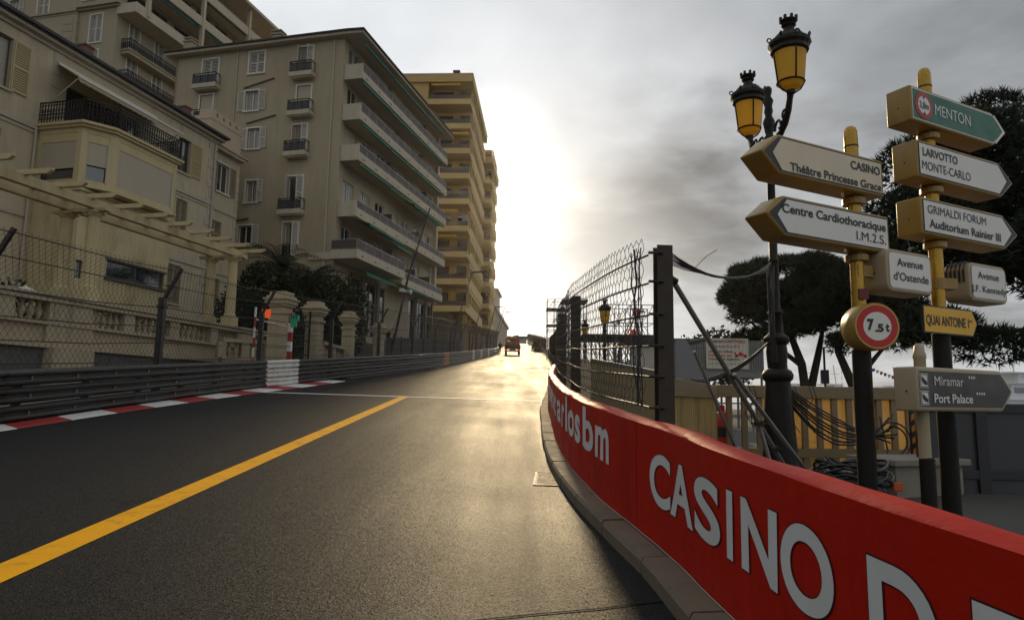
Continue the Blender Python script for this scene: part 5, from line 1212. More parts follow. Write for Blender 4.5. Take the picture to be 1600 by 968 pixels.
lettering('Avenue', F1b, .35, .72, 2.668, 2.738, YL, SIGNDARK, o, .012); lettering("d'Ostende", F1b, .293, .792, 2.54, 2.61, YL, SIGNDARK, o, .012)
MB().bar((3.05, 5.97, 2.62), (3.2, 6.0, 2.62), .06, .1).build('bracket', SIGNBOX, t)
FD = frame(3.10, 5.88, 88); zc = 2.106
dk = MB(FD @ Matrix.Translation((0, 0, zc)) @ Matrix.Rotation(R(90), 4, 'X')).lathe([(.0, -.12), (.19, -.12), (.205, -.10), (.205, .10), (.195, .115), (.0, .115)], (0, 0, 0), 36).build('weight_limit_sign', SIGNBOX, t, smooth=True)
disc(FD, (0, zc), .190, -.1165).build('sign_border', mat('sign_rim_gold', (.60, .40, .08), .35, .1, 3), dk); disc(FD, (0, zc), .180, -.1185).build('red_ring', SIGNRED, dk); disc(FD, (0, zc), .122, -.1205).build('sign_face', SIGNWHITE, dk)
lettering('7', FD, -.088, -.030, zc-.028, zc+.062, -.124, SIGNDARK, dk, .05); lettering('.5', FD, -.022, .052, zc-.045, zc+.020, -.124, SIGNDARK, dk, .05); lettering('t', FD, .070, .103, zc-.042, zc+.032, -.124, SIGNDARK, dk, .04)
MB().box(3.04, 3.12, 5.9, 5.93, 2.36, 2.45).build('sticker', mat('red_sticker', (.16, .03, .025), .6, .3, 30), t)
# second post
x, y = 3.98, 6.3; F2 = frame(x, y, 63)
t = thing('signpost', 'tallest gold signpost with a green sign on top and three white signs below', 'signpost', (x, y, .5)); post_body(t, x, y, .5, 2.10, 4.70)
o = sign(t, F2, arrow(-.45, .87, 1.115, 4.04, 4.385), SIGNGREEN, SIGNBOX, SIGNWHITE, label='green right pointing sign with a height limit disc')
lettering('MENTON', F2, -.095, .475, 4.158, 4.265, YL, SIGNWHITE, o, .022)
disc(F2, (-.265, 4.212), .128, -.1385).build('red_ring', SIGNRED, o); disc(F2, (-.265, 4.212), .090, -.141).build('disc_face', SIGNWHITE, o)
lettering('3,8m', F2, -.335, -.195, 4.18, 4.245, -.1435, SIGNDARK, o, .02); MB(F2).add([(-.285, -.1435, 4.298), (-.245, -.1435, 4.298), (-.265, -.1435, 4.272), (-.285, -.1435, 4.126), (-.245, -.1435, 4.126), (-.265, -.1435, 4.152)], [(0, 1, 2), (3, 5, 4)]).build('height_arrows', SIGNDARK, o)
MB(F2).add([(.90, -.1365, 4.365), (1.075, -.1365, 4.2125), (.90, -.1365, 4.06), (.885, -.1365, 4.075), (1.03, -.1365, 4.2125), (.885, -.1365, 4.35)], [(0, 1, 4, 5), (1, 2, 3, 4)]).build('arrow_head', SIGNWHITE, o)
o = sign(t, F2, arrow(-.405, .93, 1.168, 3.512, 3.87), SIGNWHITE, tipgap=.075, label='white right pointing sign of two lines below the green sign')
lettering('LARVOTTO', F2, -.325, .212, 3.725, 3.80, YL, SIGNDARK, o, .022); lettering('MONTE-CARLO', F2, -.345, .41, 3.592, 3.672, YL, SIGNDARK, o, .022)
o = sign(t, F2, arrow(-.392, .93, 1.187, 2.98, 3.33), SIGNWHITE, tipgap=.075, label='lowest white right pointing sign on the tallest post')
lettering('GRIMALDI FORUM', F2, -.305, .615, 3.182, 3.258, YL, SIGNDARK, o, .022); lettering('Auditorium Rainier III', F2, -.293, .85, 3.052, 3.128, YL, SIGNDARK, o, .022)
for z in (4.02, 3.49, 2.96): MB().lathe([(.10, -.05), (.10, 0), (.075, .02)], (x, y, z), 16).build('bracket', SIGNBOX, t)
F2b = frame(4.01, 6.3, 63)
o = sign(t, F2b, rounded(.232, .85, 2.424, 2.79, .07), SIGNWHITE, SIGNPALE, SIGNPALE, bev=.015, label='rounded white street name sign with a ribbed side, on the tallest post', name='street_name_sign')
mb = MB(F2b)
for k in range(5): mb.add([(.215, -.09+.04*k, 2.60), (.232, -.09+.04*k, 2.60), (.232, -.09+.04*k, 2.80), (.32, -.09+.04*k, 2.805), (.29, -.09+.04*k, 2.79), (.215, -.09+.04*k, 2.72), (.215, -.075+.04*k, 2.60), (.215, -.075+.04*k, 2.72)], [(0, 1, 2, 5), (0, 5, 7, 6), (2, 3, 4, 5)])
mb.build('ribs', SIGNDARK, o)
lettering('Avenue', F2b, .36, .708, 2.643, 2.71, YL, SIGNDARK, o, .012); lettering('J.F. Kennedy', F2b, .245, .82, 2.515, 2.575, YL, SIGNDARK, o, .012)
MB().lathe([(.072, 2.52), (.072, 2.62)], (x, y, 0), 16).bar((3.98, 6.3, 2.57), (4.14, 6.32, 2.57), .12, .10).build('clamp', SIGNBOX, t)
q = arrow(-.41, .335, .413, 2.087, 2.337); o = MB(F2).prism(q, -.10, -.08).build('temporary_sign', SIGNDARK, t, label='flat yellow temporary sign pointing right')
qi = poly_inset(q, .012); MB(F2).add([(a, -.1022, z) for a, z in qi], [tuple(range(5))]).build('sign_face', SIGNYEL, o)
lettering('QUAI ANTOINE 1', F2, -.375, .272, 2.165, 2.252, -.105, SIGNDARK, o, .025); lettering('er', F2, .278, .335, 2.222, 2.248, -.105, SIGNDARK, o, .02)
# third post
x, y = 3.35, 5.6; F3 = frame(x, y, 63)
t = thing('signpost', 'short beige signpost carrying one dark hotel direction sign', 'signpost', (x, y, .5)); MB().lathe([(.058, .2), (.058, 1.02), (.046, 1.03)], (x+.01, y, 0), 14).build('sleeve', MATS['post_sleeve_dark'], t, smooth=True)
MB().lathe([(.045, 1.0), (.045, 1.82), (.05, 1.83), (.05, 1.86), (.042, 1.88), (.036, 1.93), (.015, 1.95), (0, 1.95)], (x, y, 0), 14).build('pole', SIGNPALE, t, smooth=True)
o = sign(t, F3, arrow(-.21, .965, 1.145, 1.40, 1.752), SIGNBROWN, SIGNPALE, SIGNPALE, -.10, .10, label='dark brown right pointing sign with two white pictograms')
lettering('Miramar', F3, .005, .397, 1.608, 1.680, -.109, SIGNWHITE, o, .018); lettering('Port Palace', F3, -.010, .514, 1.470, 1.540, -.109, SIGNWHITE, o, .018)
for a, z, n in ((.475, 1.682, 3), (.572, 1.55, 4)):
    mb = MB(F3)
    for k in range(n): mb.box(a+k*.034, a+k*.034+.02, -.1085, -.108, z-.01, z+.01)
    mb.build('stars', SIGNWHITE, o)
for z0, z1 in ((1.583, 1.698), (1.447, 1.562)): MB(F3).add([(-.185, -.108, z0), (-.075, -.108, z0), (-.075, -.108, z1), (-.185, -.108, z1)], [(0, 1, 2, 3)]).build('pictogram_plate', SIGNWHITE, o)
mb = MB(F3)
for z0, z1 in ((1.583, 1.698), (1.447, 1.562)):
    zm = (z0+z1)/2; mb.add([(-.165, -.1105, zm+.02), (-.158, -.1105, zm+.034), (-.092, -.1105, zm-.012), (-.096, -.1105, zm-.034), (-.13, -.1105, zm-.03), (-.16, -.1105, zm-.005)], [(0, 5, 4, 3, 2, 1)])
    for a in (-.176, -.084): mb.box(a-.003, a+.003, -.1105, -.110, z0+.008, z1-.008)
    for z in (z0+.008, z1-.008): mb.box(-.179, -.081, -.1105, -.110, z-.003, z+.003)
mb.build('pictogram', SIGNDARK, o)
# ---------------------------------------------------------------- brown and cream fence behind the barrier
GZ = .55
t = thing('site_fence', 'brown slatted fence with cream panels turning a corner behind the red barrier', 'fence', (2.8, 9.5, GZ))
def fence_run(p, q, n, zt, bar_w, bm_=FENCEW):
    p, q = Vector((*p, 0)), Vector((*q, 0)); L = (q-p).length; h = math.degrees(math.atan2(q.x-p.x, q.y-p.y)); F = frame(p.x, p.y, h)
    MB(F).box(-.05, L+.05, -.06, .06, zt-.17, zt).build('top_rail', FENCEW, t, bevel=.01)
    MB(F).box(0, L, -.045, .045, GZ+.16, GZ+.28).build('bottom_rail', FENCEW, t)
    for k in range(n+1): MB(F).box(L*k/n-bar_w/2, L*k/n+bar_w/2, -.035, .02, GZ, zt-.17).build('bar', bm_, t)
    return F, L
F, L = fence_run((1.42, 6.25), (2.78, 9.45), 24, 1.66, .112, FENCEP)
MB(F).box(0, L, .022, .035, GZ+.05, 1.5).build('panel', FENCEW, t)
F, L = fence_run((2.80, 9.5), (5.75, 9.62), 14, 1.68, .075)
MB(F).box(.62, 2.85, .022, .035, GZ+.05, 1.52).build('panel', FENCEP, t)
mb = MB(F)      # faded sign writing ghosting on the back of the panels: curved strokes
for c, r, a0, a1 in (((1.0, 1.28), .25, 20, 160), ((1.55, 1.02), .07, 0, 360), ((1.75, 1.02), .07, 0, 360), ((1.95, 1.0), .06, 0, 360), ((1.6, 2.0), 1.1, 235, 305), ((2.35, 1.25), .16, 60, 300), ((2.55, 1.0), .2, 200, 340)):
    pts = [(c[0]+r*math.cos(R(a0+(a1-a0)*k/14)), .0215, c[1]+r*math.sin(R(a0+(a1-a0)*k/14))) for k in range(15)]
    for a, b in zip(pts[:-1], pts[1:]): mb.bar(a, b, .012, .001)
mb.build('faded_strokes', mat('faded_stroke', (.42, .30, .12), .7, .2, 5), t)
mb = MB(F)
for k in range(60): a = .6+2.9*k/60; mb.box(a, a+.03, -.01, .01, GZ+.02, GZ+.15*random.uniform(.6, 1))
mb.build('fringe', FENCEP, t)
F = frame(2.9, 9.25, 87); solo(MB(F).box(-.2, 3.2, -.12, .22, .2, .50).box(-.25, 3.25, -.18, .25, .50, .56), 'kerb_wall', CONCRETE, 'low concrete kerb wall under the slatted fence', 'wall', bevel=.012)
solo(MB(frame(4.1, 7.4, 75)).box(0, .9, 0, .6, .1, .80).box(-.06, .96, -.06, .66, .80, .87), 'concrete_block', CONCRETE, 'grey concrete block with a slab lid beside the short beige signpost', 'block', bevel=.012)
solo(MB(frame(4.0, 7.32, 75)).box(.0, .12, -.04, 0, .55, .64), 'orange_marker', ORANGEPANEL if False else mat('orange_plastic', (.6, .10, .02), .5, .1, 4), 'tiny orange plastic marker on the concrete block', 'marker', bevel=.01)
t = thing('hazard_post', 'thin post with slanted orange and black hazard stripes right of the fence', 'post', (4.98, 8.5, GZ)); MB().box(4.93, 5.03, 8.5, 8.54, .5, 1.40).build('board', SIGNDARK, t)
mb = MB()
for k in range(6): z = .55+k*.14; mb.add([(4.935, 8.498, z), (5.025, 8.498, z+.07), (5.025, 8.498, z+.14), (4.935, 8.498, z+.07)], [(0, 1, 2, 3)])
mb.build('stripes', mat('hazard_orange', (.62, .22, .02), .5, .1, 4), t)
t = thing('panelled_gate', 'large dark grey gate of four flat panels at the right edge', 'gate', (4.6, 7.6, GZ)); F = frame(4.62, 7.75, 97)
mb = MB(F); xs_ = [0, .60, 1.62, 2.64]
for a in xs_: mb.box(a-.06, a+.06, -.05, .05, .0, 1.46)
for z in (.08, .70, 1.42): mb.box(0, 2.64, -.045, .045, z-.05, z+.05)
mb.build('gate_frame', PANELFR, t, bevel=.006); mb = MB(F)
for a, b in zip(xs_[:-1], xs_[1:]):
    for c, d in ((.13, .65), (.75, 1.37)): mb.box(a+.06, b-.06, -.01, .01, c, d)
mb.build('panels', PANELGREY, t)
t = thing('parked_car', 'sliver of a dark parked car with a white bonnet at the lower right edge', 'car', (6.6, 6.9, .2))
# only its front wing shows
MB(Matrix.Translation((5.6, 6.6, .28))).box(0, 3.8, 0, 1.6, -.12, .16).build('body', mat('car_dark', (.02, .02, .022), .2, .1, 1), t, bevel=.08); MB(Matrix.Translation((5.75, 6.65, .28))).add([(0, 0, .165), (1.1, 0, .21), (1.1, 1.5, .21), (0, 1.5, .165)], [(0, 1, 2, 3)]).build('bonnet', HULL, t)
for a, b in ((6.2, 6.62), (8.6, 6.62), (6.2, 8.1), (8.6, 8.1)): MB(Matrix.Translation((a, b, .12)) @ Matrix.Rotation(R(90), 4, 'X')).lathe([(.3, -.1), (.3, .1)], (0, 0, 0), 16).build('wheel', RUBBER, t)
# braces, cables
t = thing('scaffold_brace', 'diagonal steel tube brace with clamps running from the fence post to the ground', 'brace', (3.05, 7.6, GZ))
A, B = Vector((1.36, 5.74, 2.48)), Vector((3.06, 7.5, .60)); MB().tube([A, B], .024, 8).build('tube', GALV, t, smooth=True)
C_ = A.lerp(B, .42)+Vector((.02, -.04, .0)); MB().tube([A.lerp(B, .40)+Vector((.05, -.02, -.02)), B+Vector((.22, -.06, -.02))], .022, 8).tube([A.lerp(B, .66), A.lerp(B, .7)+Vector((.15, 0, -.65))], .022, 8).build('tube', GALV, t, smooth=True)
mb = MB()
for f in (.42, .66, .8): c = A.lerp(B, f); mb.box(c.x-.035, c.x+.035, c.y-.035, c.y+.035, c.z-.03, c.z+.03); mb.tube([c-Vector((.08, 0, 0)), c+Vector((.08, 0, 0))], .009, 5)
mb.tube([(1.30, 5.70, 2.50), (1.40, 5.76, 2.46)], .03, 8); mb.build('clamps', DARKSTEEL, t)
solo(MB().tube([(1.85, 6.9, 1.95), (2.42, 7.5, 1.0), (2.62, 7.7, .55)], .017, 7), 'loose_tube', GALV, 'thin loose steel tube leaning behind the diagonal brace', 'tube', smooth=True)
random.seed(5)
def sag(p, q, s_, n=14, j=.0):
    p, q = Vector(p), Vector(q); return [p.lerp(q, k/n)-Vector((0, 0, s_*4*(k/n)*(1-k/n)))+Vector((0, random.uniform(-j, j), random.uniform(-j, j))) for k in range(n+1)]
mb = MB()
for k in range(6): mb.tube(sag((1.28+.01*k, 5.7, 2.62+.018*k), (3.17, 8.22, 3.06+.018*k), .10+.02*random.random()+.022*k, 14, .003), random.choice((.005, .006, .008)), 5)
mb.tube([(1.62, 6.0, 2.62), (1.75, 6.05, 2.75), (1.86, 6.1, 2.82)], .003, 4); mb.tube([(3.2, 8.2, 3.13), (3.5, 8.2, 3.14)], .003, 4)
solo(mb, 'overhead_cables', CABLE, 'bundle of sagging black cables between the fence post and the street lamp', 'cables')
mb = MB()
for k in range(6):
    a = random.uniform(-.4, .8); mb.tube([(3.23+.10*math.cos(a+2.6+.12*j)+.012*k-.03, 8.3-.13, 3.1-j*.13) for j in range(10)], random.choice((.008, .012)), 5)
for k in range(3): mb.tube(sag((3.12, 8.17, 2.2), (2.35-.1*k, 8.6, 1.72), .10+.05*k, 8), .010, 5)
solo(mb, 'lamp_cables', CABLE, 'black cables tied to the shaft of the large street lamp', 'cables')
t = thing('cable_bundle', 'thick bundle of black cables slung from the street lamp along the slatted fence', 'cables', (4.0, 8.5, GZ)); mb = MB()
for k in range(8): mb.tube(sag((3.38, 8.25, 1.60-.03*k), (4.72+.05*(k % 3), 8.6, .98+.05*k), .06+.05*k, 14, .006), .012, 5)
for k in range(2): mb.ring((4.72, 8.55, 1.0), .18+.05*k, .011, 'y', 12, -80+20*k, 100+25*k)
mb.build('cables', CABLE, t)
for k in range(5): x = 3.75+random.uniform(-.6, 1.2); MB().tube([(x, 9.40, 1.68), (x+.03, 9.36, 1.5), (x-.05+random.uniform(-.1, .1), 9.38, 1.3), (x+.05, 9.40, 1.05)], .006, 4).build('hanging_wire', CABLE, t)
MB().tube([(4.55, 8.5, 1.3), (4.6, 8.45, .9), (4.45, 8.3, .55)], .01, 5).build('hanging_wire', CABLE, t)
mb = MB()
for k in range(16):
    r = .17+.12*random.random(); c = (3.55+random.uniform(-.12, .12), 7.2+random.uniform(-.1, .1), GZ+.03+.018*k)
    mb.tube([(c[0]+r*1.3*math.cos(a), c[1]+r*math.sin(a), c[2]+.05*math.sin(a*2+k)) for a in [6.283*j/18 for j in range(19)]], .014, 5, False)
solo(mb, 'cable_coil', CABLE, 'heap of coiled black cable on the ground behind the red barrier', 'cable coil')
t = thing('fire_extinguisher', 'red canister with a dark band standing in the gap of the slatted fence corner', 'canister', (2.98, 9.75, GZ)); MB().lathe([(.12, 0), (.12, .55), (.08, .68), (.04, .72), (.04, .8)], (2.99, 9.75, GZ+.05), 14).build('body', SIGNRED, t, smooth=True); MB().lathe([(.122, .36), (.122, .50)], (2.99, 9.75, GZ+.05), 14).build('band', SIGNDARK, t)
# plywood boards behind the mesh
t = thing('plywood_wall', 'olive board wall with a metal top rail seen through the wire mesh', 'board wall', (1.9, 10, .7)); 
def board(p, q, z0, z1, m, name, th=.04):
    p, q = Vector(p), Vector(q); d = (q-p); d.z = 0; n_ = Vector((d.y, -d.x, 0)).normalized()*th
    vs_ = [(p.x, p.y, z0[0]), (q.x, q.y, z0[1]), (q.x, q.y, z1[1]), (p.x, p.y, z1[0])]; return MB().add(vs_+[tuple(Vector(v)+n_) for v in vs_], [(0, 1, 2, 3), (7, 6, 5, 4), (3, 2, 6, 7), (0, 3, 7, 4), (1, 5, 6, 2), (0, 4, 5, 1)]).build(name, m, t)
board((1.62, 13.6, 0), (1.66, 7.2, 0), (.9, .4), (2.22, 1.70), OLIVEBOARD, 'panel')
MB().bar((1.60, 13.6, 2.24), (1.64, 7.2, 1.72), .05, .05).bar((1.58, 13.6, 1.35), (1.62, 7.2, .95), .04, .05).build('rail', GALV, t)
solo(MB(frame(1.35, 16.6, 100)).prism([(-.05, .8), (.95, .8), (.95, 1.9), (.75, 2.25), (.45, 2.42), (-.05, 2.48)], 0, .04), 'curved_board', PINKBOARD, 'pale board with a rounded top corner behind the wire mesh', 'board')
# ---------------------------------------------------------------- ticket booth with its banner
t = thing('ticket_booth', 'raised metal ticket booth with a printed cream banner, steps and scaffold legs behind the fence', 'booth', (7.6, 24.4, .55))
mb = MB().box(6.3, 8.95, 24.1, 26.2, 2.30, 2.48); mb.build('platform', TAN, t)
mb = MB()
for k in range(7): x = 6.33+k*.085; mb.box(x, x+.055, 24.22, 24.26, 2.48, 3.42+.022*k)
for k in range(6): x = 8.44+k*.085; mb.box(x, x+.055, 24.22, 24.26, 2.48, 3.62)
mb.box(6.32, 8.93, 24.26, 24.28, 2.48, 3.4); mb.box(8.9, 8.95, 24.2, 26.2, 2.48, 3.62); mb.box(6.3, 6.35, 24.2, 26.2, 2.48, 3.4); mb.box(6.3, 8.95, 26.1, 26.2, 2.48, 3.4); mb.build('corrugated_wall', TAN, t)
mb = MB()
for x in (6.35, 7.2, 8.0, 8.85):
    for y in (24.2, 26.1): mb.tube([(x, y, .5), (x, y, 2.3)], .04, 6)
mb.bar((6.35, 24.2, .8), (8.0, 24.2, 2.2), .05, .05).bar((6.35, 24.15, 1.4), (8.9, 24.15, 1.4), .05, .05); mb.bar((6.3, 24.15, 3.56), (6.95, 24.15, 3.72), .05, .05); mb.build('scaffold_legs', SCAF, t)
mb = MB()
for k in range(6): mb.box(6.05, 6.5, 23.95-.25*k, 24.2-.25*k, 2.05-.28*k, 2.10-.28*k)
mb.bar((5.98, 24.1, 2.2), (5.98, 22.7, .55), .04, .16).bar((6.57, 24.1, 2.2), (6.57, 22.7, .55), .04, .16); mb.build('steps', TAN, t)
bo = MB().box(6.9, 8.40, 24.15, 24.18, 2.60, 3.68).build('banner', BOARDW, t)
mb = MB()
for k in range(11): x = 6.97+k*.136; mb.box(x, x+.012, 24.147, 24.15, 2.6, 3.68)
mb.build('banner_folds', mat('board_fold', (.42, .38, .30), .7, .1, 4), bo)
DR = mat('ink_dark_red', (.32, .015, .02), .6, .1, 3); IR = mat('ink_red', (.6, .02, .015), .6, .1, 3); GR = mat('ink_grey', (.10, .10, .10), .6, .1, 3)
yb = 24.143; FBn = I4
lettering('Restaurant LE BOTTICELLI', FBn, 7.02, 8.28, 3.53, 3.63, yb, DR, bo, .035)
lettering('Grand Prix', FBn, 7.18, 7.84, 3.35, 3.43, yb, SIGNDARK, bo, .01, slant=.2); lettering('F1', FBn, 7.88, 8.06, 3.35, 3.44, yb, IR, bo, .03, slant=.2)
lettering('vente de billets', FBn, 6.96, 7.84, 3.18, 3.25, yb, GR, bo, .03); lettering('Tickets for sale', FBn, 6.96, 7.84, 3.04, 3.11, yb, IR, bo, .04); lettering('Vendita di biglietti', FBn, 6.96, 8.04, 2.91, 2.98, yb, GR, bo, .03)
lettering('+377 93 30 ... - +336 74 35 58 01', FBn, 6.98, 8.34, 2.75, 2.80, yb, GR, bo, .01)
mb = MB().box(7.92, 8.30, yb, yb+.004, 3.06, 3.11).add([(8.02, yb, 3.11), (8.22, yb, 3.11), (8.14, yb, 3.20), (8.08, yb, 3.20)], [(0, 1, 2, 3)]); mb.box(7.88, 7.96, yb, yb+.004, 3.13, 3.19); mb.build('printed_car', IR, bo)
mb = MB()
for a in (7.96, 8.28): disc_ = [(a+.05*math.cos(6.283*k/12), yb-.003, 3.06+.05*math.sin(6.283*k/12)) for k in range(12)]; mb.add(disc_, [tuple(range(12))])
mb.build('printed_wheels', SIGNDARK, bo)
solo(MB(frame(3.9, 16.2, 75)).add([(0, 0, .6), (1.6, 0, .6), (.3, 0, 2.9), (0, 0, 2.9), (0, .05, .6), (1.6, .05, .6), (.3, .05, 2.9), (0, .05, 2.9)], [(0, 1, 2, 3), (7, 6, 5, 4), (0, 4, 5, 1), (1, 5, 6, 2), (2, 6, 7, 3), (3, 7, 4, 0)]), 'ramp_panel', mat('ramp_grey', (.17, .17, .175), .5, .1, 2), 'slanted grey panel just right of the steel fence post', 'panel')
# ---------------------------------------------------------------- pines
def pine_crown(c, rx, ry, rz, ncl, seed):
    rnd = random.Random(seed); cl = []
    for k in range(ncl):
        a = rnd.uniform(0, 6.283); q = rnd.random()**.5; u = rnd.uniform(-.55, 1)
        s_ = rnd.uniform(.16, .32); cl.append(((c[0]+rx*.85*q*math.cos(a), c[1]+ry*.85*q*math.sin(a), c[2]+rz*u*(1-.55*q*q)), (rx*s_*1.25, ry*s_*1.25, rz*s_*.85)))
    return cl
cl = pine_crown((15.9, 38, 6.9), 3.5, 3.4, 2.6, 30, 4)+[((12.5, 37.5, 7.3), (.9, .9, .7)), ((13.1, 37.6, 8.3), (1, 1, .7)), ((12.9, 37.5, 6.2), (.8, .8, .5)), ((14.2, 37.2, 5.0), (1.0, .9, .5)), ((19.0, 38, 7.0), (1.4, 1.2, 1.3)), ((13.0, 37.5, 4.9), (.7, .7, .45))]
tree('pine_tree', 'wide umbrella pine with forked trunks behind the street lamp', (16.4, 38, .5), ([(16.4, 38, .2), (16.3, 38, 2.2), (16.15, 38, 3.6), (15.6, 38, 5.2), (15.2, 38, 6.8)], [.30, .26, .24, .18, .08]),
     [([(16.6, 38.1, .2), (16.7, 38.1, 2.4), (17.1, 38.1, 4.0), (17.6, 38.1, 6.2)], [.26, .24, .2, .08]), ([(16.15, 38, 3.5), (14.6, 37.8, 4.6), (13.2, 37.6, 5.9)], [.16, .12, .05]), ([(15.6, 38, 5), (14.6, 37, 6.4), (13.6, 36.8, 7.8)], [.13, .09, .04])], needle_cloud(cl, 13000, .35, 5, 9), PINE, 'pine tree', 'umbrella pines on the quay')
cl = pine_crown((19.8, 36.5, 7.2), 3.6, 3.2, 2.6, 26, 9)+[((17.6, 36, 4.6), (.9, .8, .5)), ((20.5, 36, 4.9), (1.2, 1, .6))]
tree('pine_tree', 'umbrella pine with a leaning trunk seen between the two tall signposts', (18.9, 36.5, .5), ([(18.9, 36.5, .2), (18.2, 36.5, 2.4), (17.5, 36.5, 4.2), (18.2, 36.5, 6.2)], [.28, .25, .2, .1]),
     [([(18.3, 36.5, 2.2), (19.2, 36.5, 3.6), (20.6, 36.5, 5.2)], [.17, .14, .06])], needle_cloud(cl, 10000, .35, 6, 9), PINE, 'pine tree', 'umbrella pines on the quay')
cl = pine_crown((17.6, 22, 7.2), 4.6, 3.8, 4.2, 46, 12)+[((13.3, 22, 9.4), (1.0, .9, .8)), ((13.6, 22, 7.8), (1.1, 1, .9)), ((12.9, 22, 5.2), (.9, .8, .7)), ((13.6, 21.6, 3.9), (1.1, 1, .55)), ((15.2, 21.5, 3.3), (1.2, 1, .55)), ((16.0, 21.8, 11.0), (1.1, 1, .8)), ((12.8, 22, 6.6), (.8, .8, .6)), ((14.4, 21.6, 10.2), (1.0, .9, .7)), ((12.6, 21.8, 3.6), (.8, .7, .35))]
tree('pine_tree', 'large dark pine behind the tallest signpost at the right edge', (18.4, 22, .5), ([(18.6, 22, .2), (18.3, 22, 3), (17.9, 22, 6), (17.4, 22, 9.5)], [.4, .36, .28, .1]),
     [([(18.3, 22, 4.5), (16.3, 21.8, 5.8), (14.2, 21.8, 6.4), (12.9, 22, 6.3)], [.18, .14, .09, .03]), ([(18.2, 22, 5.5), (16.2, 22, 7.8), (14.0, 22, 9.2)], [.16, .1, .04]), ([(18.4, 22, 3.4), (16.6, 21.6, 3.9), (14.2, 21.5, 3.6)], [.13, .09, .03]), ([(17.9, 22, 6), (20, 21.5, 8.5)], [.16, .05])], needle_cloud(cl, 23000, .29, 8, 9), PINE, 'pine tree', 'umbrella pines on the quay')
for i, (x, y, z, r, h, lab) in enumerate(((13.9, 56, .5, 1.7, 5.6, 'far rounded dark tree left of the ticket banner'), (16.3, 57, .5, 2.2, 6.7, 'far rounded dark tree right above the ticket banner'), (19.0, 60, .5, 2.4, 7.4, 'far dark tree between the ticket banner and the wide pine'), (5.0, 120, 8.5, 1.1, 3.0, 'far dark tree at the bend of the road beyond the scaffold'))):
    rnd = random.Random(i); cls = [((x+rnd.uniform(-r, r)*.7, y+rnd.uniform(-r, r)*.6, z+h*.68+rnd.uniform(-.3, .32)*h*.7), (r*.55, r*.5, r*.48)) for k in range(11)]
    tree('far_tree', lab, (x, y, z), ([(x, y, z-.2), (x+.1, y, z+h*.4), (x, y, z+h*.75)], [.2, .16, .06]), [([(x, y, z+h*.4), (x+r*.5, y, z+h*.7)], [.1, .03])], leaf_cloud(cls, 2200, .34, 30+i), LEAF, 'tree', 'far trees on the quay')
t = thing('slim_pole', 'slim dark pole with a small box sign between the pine trunks', 'pole', (13.75, 30, .5)); MB().tube([(13.75, 30, .4), (13.75, 30, 3.9)], .05, 8).build('shaft', IRON, t); MB().box(13.6, 13.9, 29.9, 30.1, 2.3, 2.9).build('sign_box', PANELFR, t, bevel=.02)
# ---------------------------------------------------------------- scaffolds, grandstand, crane behind the mesh
def scaffold(name, label, x0, x1, y0, y1, z0, z1, nx, nz, deck=(), net=False, r=.035, cat='scaffold'):
    t = thing(name, label, cat, ((x0+x1)/2, (y0+y1)/2, z0), 0, 'scaffold structures along the track'); mb = MB(); dx = (x1-x0)/nx; dz = (z1-z0)/nz
    for y in (y0, y1):
        for i in range(nx+1): mb.tube([(x0+dx*i, y, z0), (x0+dx*i, y, z1)], r, 4, False)
        for j in range(nz+1): mb.tube([(x0, y, z0+dz*j), (x1, y, z0+dz*j)], r*.8, 4, False)
        for i in range(nx):
            for j in range(nz): a, b = ((i, i+1) if (i+j) % 2 else (i+1, i)); mb.tube([(x0+dx*a, y, z0+dz*j), (x0+dx*b, y, z0+dz*(j+1))], r*.6, 3, False)
    for i in range(nx+1):
        for j in range(nz+1): mb.tube([(x0+dx*i, y0, z0+dz*j), (x0+dx*i, y1, z0+dz*j)], r*.7, 4, False)
    mb.build('frame', SCAF, t)
    if deck:
        m2 = MB()
        for z in deck: m2.box(x0-.1, x1+.1, y0-.1, y1+.1, z, z+.1)
        m2.build('deck', DARKSTEEL, t)
    if net: MB().box(x0+.02, x1-.02, y0-.06, y0-.04, z0+(z1-z0)*net[0], z0+(z1-z0)*net[1]).build('screen', mat('dark_netting', (.045, .045, .042), .9, .3, 2), t)
    return t
scaffold('scaffold_tower', 'tall scaffold tower with platforms against the bright sky left of the rusty fence post', 3.9, 6.3, 74, 76, 5.5, 12.3, 3, 6, (9.4, 11.2))
scaffold('scaffold_tower', 'dark screened scaffold tower behind the second fence post', 3.7, 5.4, 49, 51, 3.2, 8.7, 3, 4, (8.5,))
scaffold('grandstand_scaffold', 'low scaffold with dark netting at the foot of the distant single lantern lamp', 3.2, 6.6, 30, 33, .5, 4.3, 5, 3, (4.2,), (.05, .4))
scaffold('grandstand_scaffold', 'open scaffold truss right of the distant single lantern lamp', 6.2, 9.2, 44, 46, 4.0, 7.6, 4, 3, ())
scaffold('grandstand_scaffold', 'dark scaffold stand farther along behind the mesh', 5.2, 7.6, 40, 42, .5, 5.2, 3, 3, (5.0,), (.0, .4))
t = thing('site_shed', 'pale walled shed with a dark roof seen through the mesh beside the steel post', 'shed', (6.2, 27, .5)); MB().box(4.9, 7.5, 26, 28, .4, 3.6).build('wall', PALACE, t); MB().box(4.8, 7.6, 25.8, 28.2, 3.6, 3.8).build('roof', ROOF, t); MB().box(5.3, 6.6, 25.97, 26, 1.2, 2.4).build('window_pane', GLASS, t)
t = thing('tent', 'small red pointed tent roof above the site shed', 'tent', (7.2, 41, 4.2)); MB().add([(6.4, 40.2, 4.75), (8.3, 40.2, 4.75), (8.3, 42, 4.75), (6.4, 42, 4.75), (7.35, 41, 5.75)], [(0, 1, 4), (1, 2, 4), (2, 3, 4), (3, 0, 4), (3, 2, 1, 0)]).build('roof', CRANERED, t); mb = MB()
